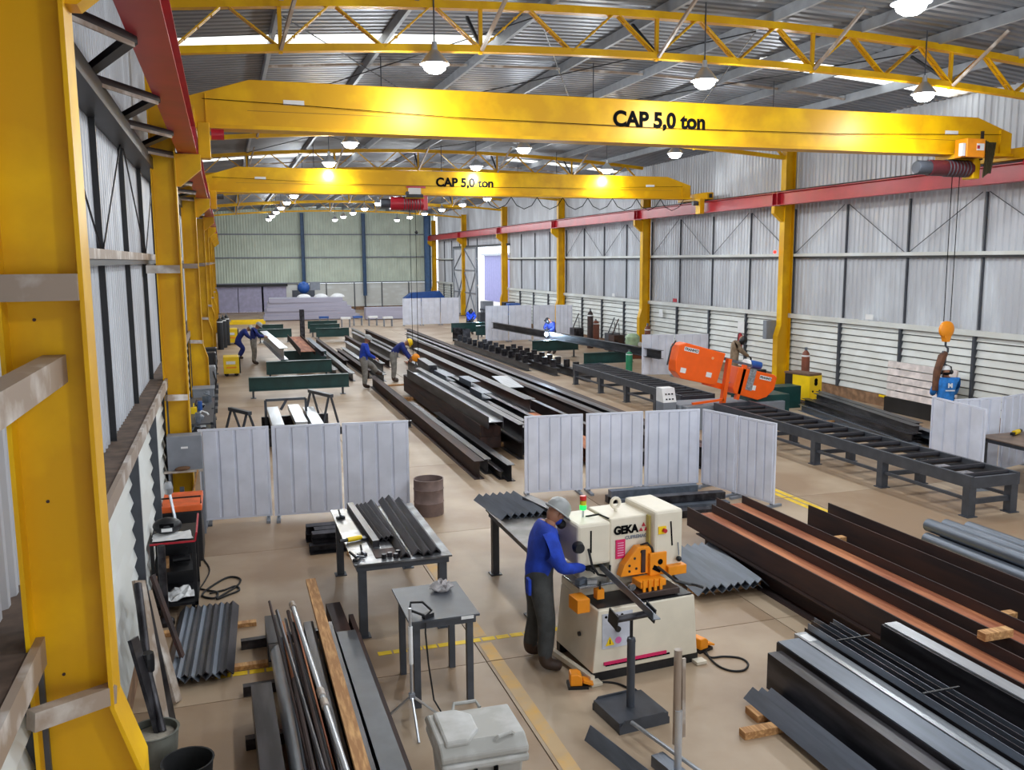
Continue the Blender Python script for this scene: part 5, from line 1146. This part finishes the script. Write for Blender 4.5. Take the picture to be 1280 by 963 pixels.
yt = thing('yellow_power_tool', 'small yellow and black power tool on the brown work table', 'power tool', (14.0, 12.75, .85), .4); MB().cyl((-.12,0,.05),(.1,0,.05), .045, n=10).o('body', WELDY, yt, smooth=True); MB().cyl((.1,0,.05),(.2,0,.05), .035, n=10).o('nose', BLACK, yt); MB().bx((-.17,0,.04), (.1,.06,.05)).o('handle', BLACK, yt)
lp = thing('louvre_panel_stack', 'stack of pinkish white ribbed panels leaning on the louvred wall', 'panels', (17.05, 17.3, 0))
for k in range(5): MB().bx((0,1.25,.5+.2*k), (.05,2.4,.17), ry=.15).o('panel_rib', mat('pink_white', (226, 214, 210), .5), lp)
MB().box(-.05,.0,0,.1,2.5,.4).o('dark_base', BLACK, lp)
for i, y in enumerate((15.5, 17.4, 18.6, 20.0)): tag(MB().box(0,0,0,.03,.5,.06).o('warning_strip', WELDY, loc=(17.41, y, .27)), 'yellow strip on the masonry base behind the steel lengths', 'tape', 'yellow strips on the wall base')

# ================================================================ TRESTLES AND FAR WORK
def trestle(label, x0, x1, y, z0=.28, h=.42, group=None, rz=0):
    t = thing('steel_trestle', label, 'trestle', (x0, y, 0), rz, group=group); L = x1-x0
    MB().ext(ibeam(.22, h), (0,0,z0), (L,0,z0)).o('beam', TEAL, t)
    for x in (.12, L-.2): MB().box(x-.03,-.03,.012,x+.03,.03,z0).o('leg', DGREY, t); MB().box(x-.08,-.12,0,x+.08,.12,.012).o('foot_plate', DGREY, t)
    return t
trestle('dark green I-beam trestle nearest the grey sawhorse, standing clear of the others', .56, 3.6, 28.2, .22, .42)
trestle('dark green I-beam trestle carrying the near end of the painted plates', 1.25, 3.5, 32.0, .25, .45); trestle('dark green I-beam trestle under the middle of the brown beam', 1.95, 3.7, 35.6, .25, .45)
for i, (x0, x1, y) in enumerate(((1.5, 3.2, 47.5), (4.4, 6.1, 47), (1.6, 3.0, 51), (4.4, 6.0, 50.2), (4.5, 6.2, 53))): trestle('dark green I-beam trestle in the far group before the grey plate stack', x0, x1, y, .25, .45, 'far green trestles')
stock('steel_i_section', ibeam(.3, .42), (1.9, 32.6, .7-.02), (1.55, 41, .7-.02), STEELL, 'beam with bright pale top on the green trestles next to the navy workers', 'steel beam')
hlying(2.55, 33.6, 40.5, .7, .25, .55, 'brown topped H-beam on the green trestles beside the bright one')
stock('steel_i_section', ibeam(.2, .2), (3.35, 33, .7), (3.3, 39, .7), STEELB, 'narrow pale beam at the outer edge of the green trestles', 'steel beam')
stock('steel_post', ibeam(.2, .25), (3.25, 41.0, 0), (3.25, 41.0, 2.0), STEEL, 'dark steel post standing upright beyond the green trestles', 'post', up=(0,1,0))
# welder trestles with arcs
trestle('dark green trestle under the arc of the masked welder', 12.3, 14.4, 35.6, .3, .45); trestle('dark green trestle between the welding arc and the conveyor end', 12.6, 14.6, 30.6, .3, .4)
stock('steel_i_section', ibeam(.2, .3), (14.25, 27.6, .72), (12.75, 42.9, .76), STEEL, 'long dark beam on green trestles being welded', 'steel beam')
trestle('far dark green trestle in front of the blue welder', 11.5, 13.4, 46.6, .3, .5); trestle('far dark green trestle overlapping the one before the blue welder', 12.4, 14.0, 44.9, .25, .5)
ARC = mat('arc_glow', (190, 220, 255), .5, var=0, emit=60)
for i, (px, py, y) in enumerate(((683, 418, 36.3), (596, 405, 46.8))):
    p = GY(px, py, y); a = tag(MB().sph((0,0,0), .09, 10, 8).o('welding_arc', ARC, loc=p, smooth=True), ('bright blue-white welding arc on the long dark beam', 'bright blue-white welding arc at the far green trestle')[i], 'arc')
    l_ = D.lights.new('arc_light', 'POINT'); l_.energy = 220; l_.color = (.6, .8, 1); l_.shadow_soft_size = .1; lo = D.objects.new('arc_light', l_); COL.objects.link(lo); lo.parent = a; lo.location = (0, -.15, .1)
# sawhorses and grey frame behind the left screens
def sawhorse(label, p, rz, L=.9, h=.75):
    t = thing('sawhorse', label, 'sawhorse', (p[0], p[1], 0), rz); MB().box(0,-.05,h-.08,L,.05,h).o('beam', DGREY, t)
    for x in (.1, L-.1):
        for s in (-1, 1): MB().bar((x, s*.03, h-.06), (x, s*.25, .0), .05, .04).o('leg', DGREY, t)
    return t
sawhorse('dark steel sawhorse alone behind the screen next to the cabinet', (-.02, 21.9), -1.1, .95); sawhorse('dark sawhorse standing beside the pale box sections', (1.95, 23.2), -1.2, 1.2, .9)
fr = thing('steel_frame_stand', 'open dark steel frame stand behind the grey screens', 'frame', (.8, 22.0, 0)); 
for a, b in (((0,0,0),(0,0,.85)),((.95,0,0),(.95,0,.85)),((0,0,.85),(.95,0,.85)),((.35,0,.6),(.5,0,.85)),((0,0,.1),(.95,0,.1))): MB().bar(a, b, .06, .05, up=(0,1,0)).o('bar', DGREY, fr)
for i, (x, y, z) in enumerate(((.98, 21.2, .45), (1.5, 21.4, .45), (1.85, 21.2, .4))): stock('steel_box_section', rect(.26, .14), (x, y-1.2, z), (x, y+1.4, z), STEELL, 'pale steel section lying on supports behind the grey screens', 'steel section', 'pale sections behind the screens')
for y in (20.6, 22.3): stock('steel_sleeper', rect(.1, .4), (.7, y, 0), (2.3, y, 0), STEEL, 'low steel support under the pale sections behind the screens', 'support', 'supports behind the screens')
stock('steel_channel', chan(.1, .16), (2.0, 20.0, .3), (4.0, 20.3, .3), STEEL, 'dark channel lying level behind the screen next to the drum', 'steel channel'); stock('steel_sleeper', rect(.1, .3), (3.0, 20.1, 0), (3.0, 20.4, 0), STEEL, 'small block under the level dark channel', 'support')
stock('steel_post', rect(.12, .12), (3.05, 18.8, 0), (3.05, 18.8, .7), BLACK, 'short black post just past the screen next to the drum', 'post', up=(0,1,0))
# left side clutter along the wall beyond the second column
def welder(label, x, y, m=WELDY, s=1.0, rz=0):
    t = thing('welding_power_source', label, 'welder', (x, y, 0), rz); MB().box(0, 0, .1, .55*s, .8*s, .72*s).o('case', m, t, bevel=.02); MB().box(.55*s, .05, .1, .6*s, .75*s, .7*s).o('end_panel', BLACK, t); MB().box(.1, -.01, .45*s, .42*s, 0, .56*s).o('panel', WHITE, t); MB().box(.1,-.01,.3*s,.45*s,0,.36*s).o('stripe', ORANGE, t)
    for a in (.1, .45): MB().cyl((a*s,.1,.08),(a*s,.16,.08), .08, n=10).o('wheel', RUBBER, t)
welder('yellow welding power source on the floor near the third yellow column', -.18, 33.9); welder('small yellow machine behind the crouching person', -.1, 47, WELDY, 1.1)
tag(MB().box(0,0,.0,2.3,.5,.18).box(.1,.1,.18,2.2,.4,.3).o('lifting_beam', WELDY, loc=(.2, 62, 0)), 'flat yellow lifting beam on the floor near the end wall', 'lifting beam')
rk = thing('tool_rack', 'cluttered dark tool bench with shelves between the second and third columns', 'bench', (-.9, 18.5, 0))
for z in (.1, .55, .95): MB().box(0,0,z,.55,3.6,z+.03).o('shelf', DGREY, rk)
for a in (0, .5):
    for b in (0, 1.8, 3.55): MB().box(a, b, 0, a+.05, b+.05, 1.0).o('post', DGREY, rk)
rj = random.Random(11)
for k in range(26):
    y = 18.65+k*.13; z = (.98, .58, .13)[k % 3]; kind = k % 4; cm = (STEELB, BLACK, WELDY, MGREY, RUST, BLUEP, WHITE)[k % 7]
    mb = MB()
    if kind == 0: mb.cyl((0,0,0),(0,0,.2), .05, n=10)
    elif kind == 1: mb.box(-.08,-.06,0,.08,.06,.12+.06*rj.random()).bar((-.08,0,.15),(.08,0,.2), .02)
    elif kind == 2: mb.tube([(-.1,0,.02),(0,.04,.1),(.1,0,.06),(.12,-.04,.02)], .02, 6)
    else: mb.lathe([(.001,0),(.08,0),(.1,.06),(.05,.1),(.001,.1)], n=10)
    tag(mb.o('workshop_item', cm, loc=(-.9+.15+.25*rj.random(), y, z), rz=rj.random()*3), ('metal tin', 'box with bent handle', 'coiled hose piece', 'round fitting')[kind]+' among the clutter on the tool bench', 'tool', 'clutter on the tool bench')
tag(MB().box(0,0,0,.5,.6,1.0).box(-.02,-.02,1.0,.52,.62,1.03).o('grey_cabinet', MGREY, loc=(-.88, 23.3, 0), bevel=.008), 'grey closed cabinet before the third yellow column', 'cabinet')
for i, (y, h) in enumerate(((26, 1.3), (27.2, 1.1), (28.4, 1.45), (29.8, 1.2), (31, 1.35))):
    d = thing('bench_machine', ('pillar drill with dark column', 'dark bench grinder on pedestal', 'blue and black cylinder trolley', 'dark cabinet with hoses', 'black compressor unit')[i]+' along the wall past the third column', 'machine', (-.55, y, 0))
    MB().box(-.2,-.25,0,.2,.25,.12).o('foot', DGREY, d); MB().cyl((0,0,.12),(0,0,h*.7), .07, n=12).o('pedestal', (DGREY, BLACK, BLUEP, BLACK, DGREY)[i], d, smooth=True); MB().box(-.18,-.25,h*.6,.2,.25,h).o('head', (MGREY, BLACK, BLACK, DGREY, BLACK)[i], d, bevel=.03); MB().tube([(.1,-.2,h),(.2,-.3,h*.7),(.1,-.35,.3)], .02, 6).o('hose', RUBBER, d)
for i, y in enumerate((44.6, 45.6, 46.8)): cylinder('dark gas cylinder in the row by the fifth column', -.3+.15*i, y, 1.55, .14, BLACK, 'gas cylinders by the fifth column')
# far end: stack of grey plates and sections, red-blue machine
FS = mat('far_grey_section', (168, 166, 184), .45, .2, var=.03, scale=.6)
for r in range(5):
    for k in range(3):
        stock('steel_section_pack', rect(.75, .3), (2.5+.1*r+.05*k, 65+k*.8+.12*(r%2), .05+r*.302), (9.2-.3*r, 65+k*.8, .05+r*.302), FS, 'long lavender-grey steel pack in the stack before the end wall', 'steel pack', 'steel packs before the end wall')
for r in range(3): stock('steel_section_pack', rect(.9, .27), (9.4, 63.5, .05+r*.272), (13.5, 63.5, .05+r*.272), FS, 'lavender-grey steel pack beside the long stack', 'steel pack', 'short steel packs before the end wall')
for i, x in enumerate((6.0, 7.2, 8.4)): tag(MB().sph((0,0,0), .5, 12, 6, (1,.6,.5), 0, 1).o('covered_bundle', WHITE, loc=(x-.6, 65.9, 1.565), smooth=True), 'white covered bundle on top of the far steel stack', 'bundle', 'white bundles on the far stack')
bm2 = thing('blue_machine', 'blue and grey machine on top of the far steel stack', 'machine', (5.6, 68.5, 0)); MB().box(-.8,-.4,0,.8,.4,2.0).o('body', DGREY, bm2, bevel=.03); MB().sph((0,-.3,2.2), .45, 14, 10).o('drum', BLUEP, bm2, smooth=True); MB().box(.5,-.3,2.0,1.2,.3,2.6).o('panel', MGREY, bm2)
tag(MB().box(0,0,0,3.2,1.2,.3).pr([(0,.3),(3.2,.3),(2.8,.8),(.6,.7)], 'y', .1, 1.1).o('blue_tarpaulin', BLUEP, loc=(13.6, 70, .9)), 'blue tarpaulin heap near the blue corner column', 'tarpaulin'); tag(MB().box(0,0,0,3.0,1.0,.9).o('steel_crate', MGREY, loc=(13.7, 70.1, 0)), 'grey crate under the blue tarpaulin', 'crate')
for i, (x, y) in enumerate(((7.2, 57), (8.1, 58), (9.0, 57.5), (6.0, 58.5), (9.8, 56.5))):
    w_ = thing('work_stand', 'small white and blue work stand far down the hall before the steel packs', 'stand', (x, y, 0), group='far work stands'); MB().box(-.3,-.2,.5,.3,.2,.62).o('top', (WHITE, BLUEP)[i % 2], w_); 
    for a in (-.25, .25): MB().box(a-.03,-.15,0,a+.03,.15,.5).o('leg', MGREY, w_)
for i, (x, y) in enumerate(((16.2, 50.5), (16.4, 52.0), (15.6, 54))):
    m_ = thing('workshop_machine', ('blue lathe', 'dark drill press', 'grey bench')[i]+' along the wall by the fifth and sixth columns', 'machine', (x, y, 0)); MB().box(-.5,-.4,0,.5,.4,.9).o('base', DGREY, m_, bevel=.02); MB().box(-.3,-.3,.9,.4,.3,1.6).o('head', (BLUEP, BLACK, MGREY)[i], m_, bevel=.03); MB().cyl((-.5,-.35,1.1),(.5,-.35,1.1), .06, n=10).o('spindle', STEELB, m_)
for i, (x, y) in enumerate(((16.6, 36.5), (16.8, 37.4), (16.5, 41))):
    tag(MB().box(-.25,-.3,0,.25,.3,.8).bar((-.2,0,.8),(.15,.1,1.5), .04).bar((.1,-.1,.8),(.2,.2,1.3), .03).o('scrap_bin', (RUST, DGREY, STEEL)[i], loc=(x, y, 0)), ('rusty', 'dark grey', 'black')[i]+' scrap bin with rods beside the louvred wall', 'scrap bin')
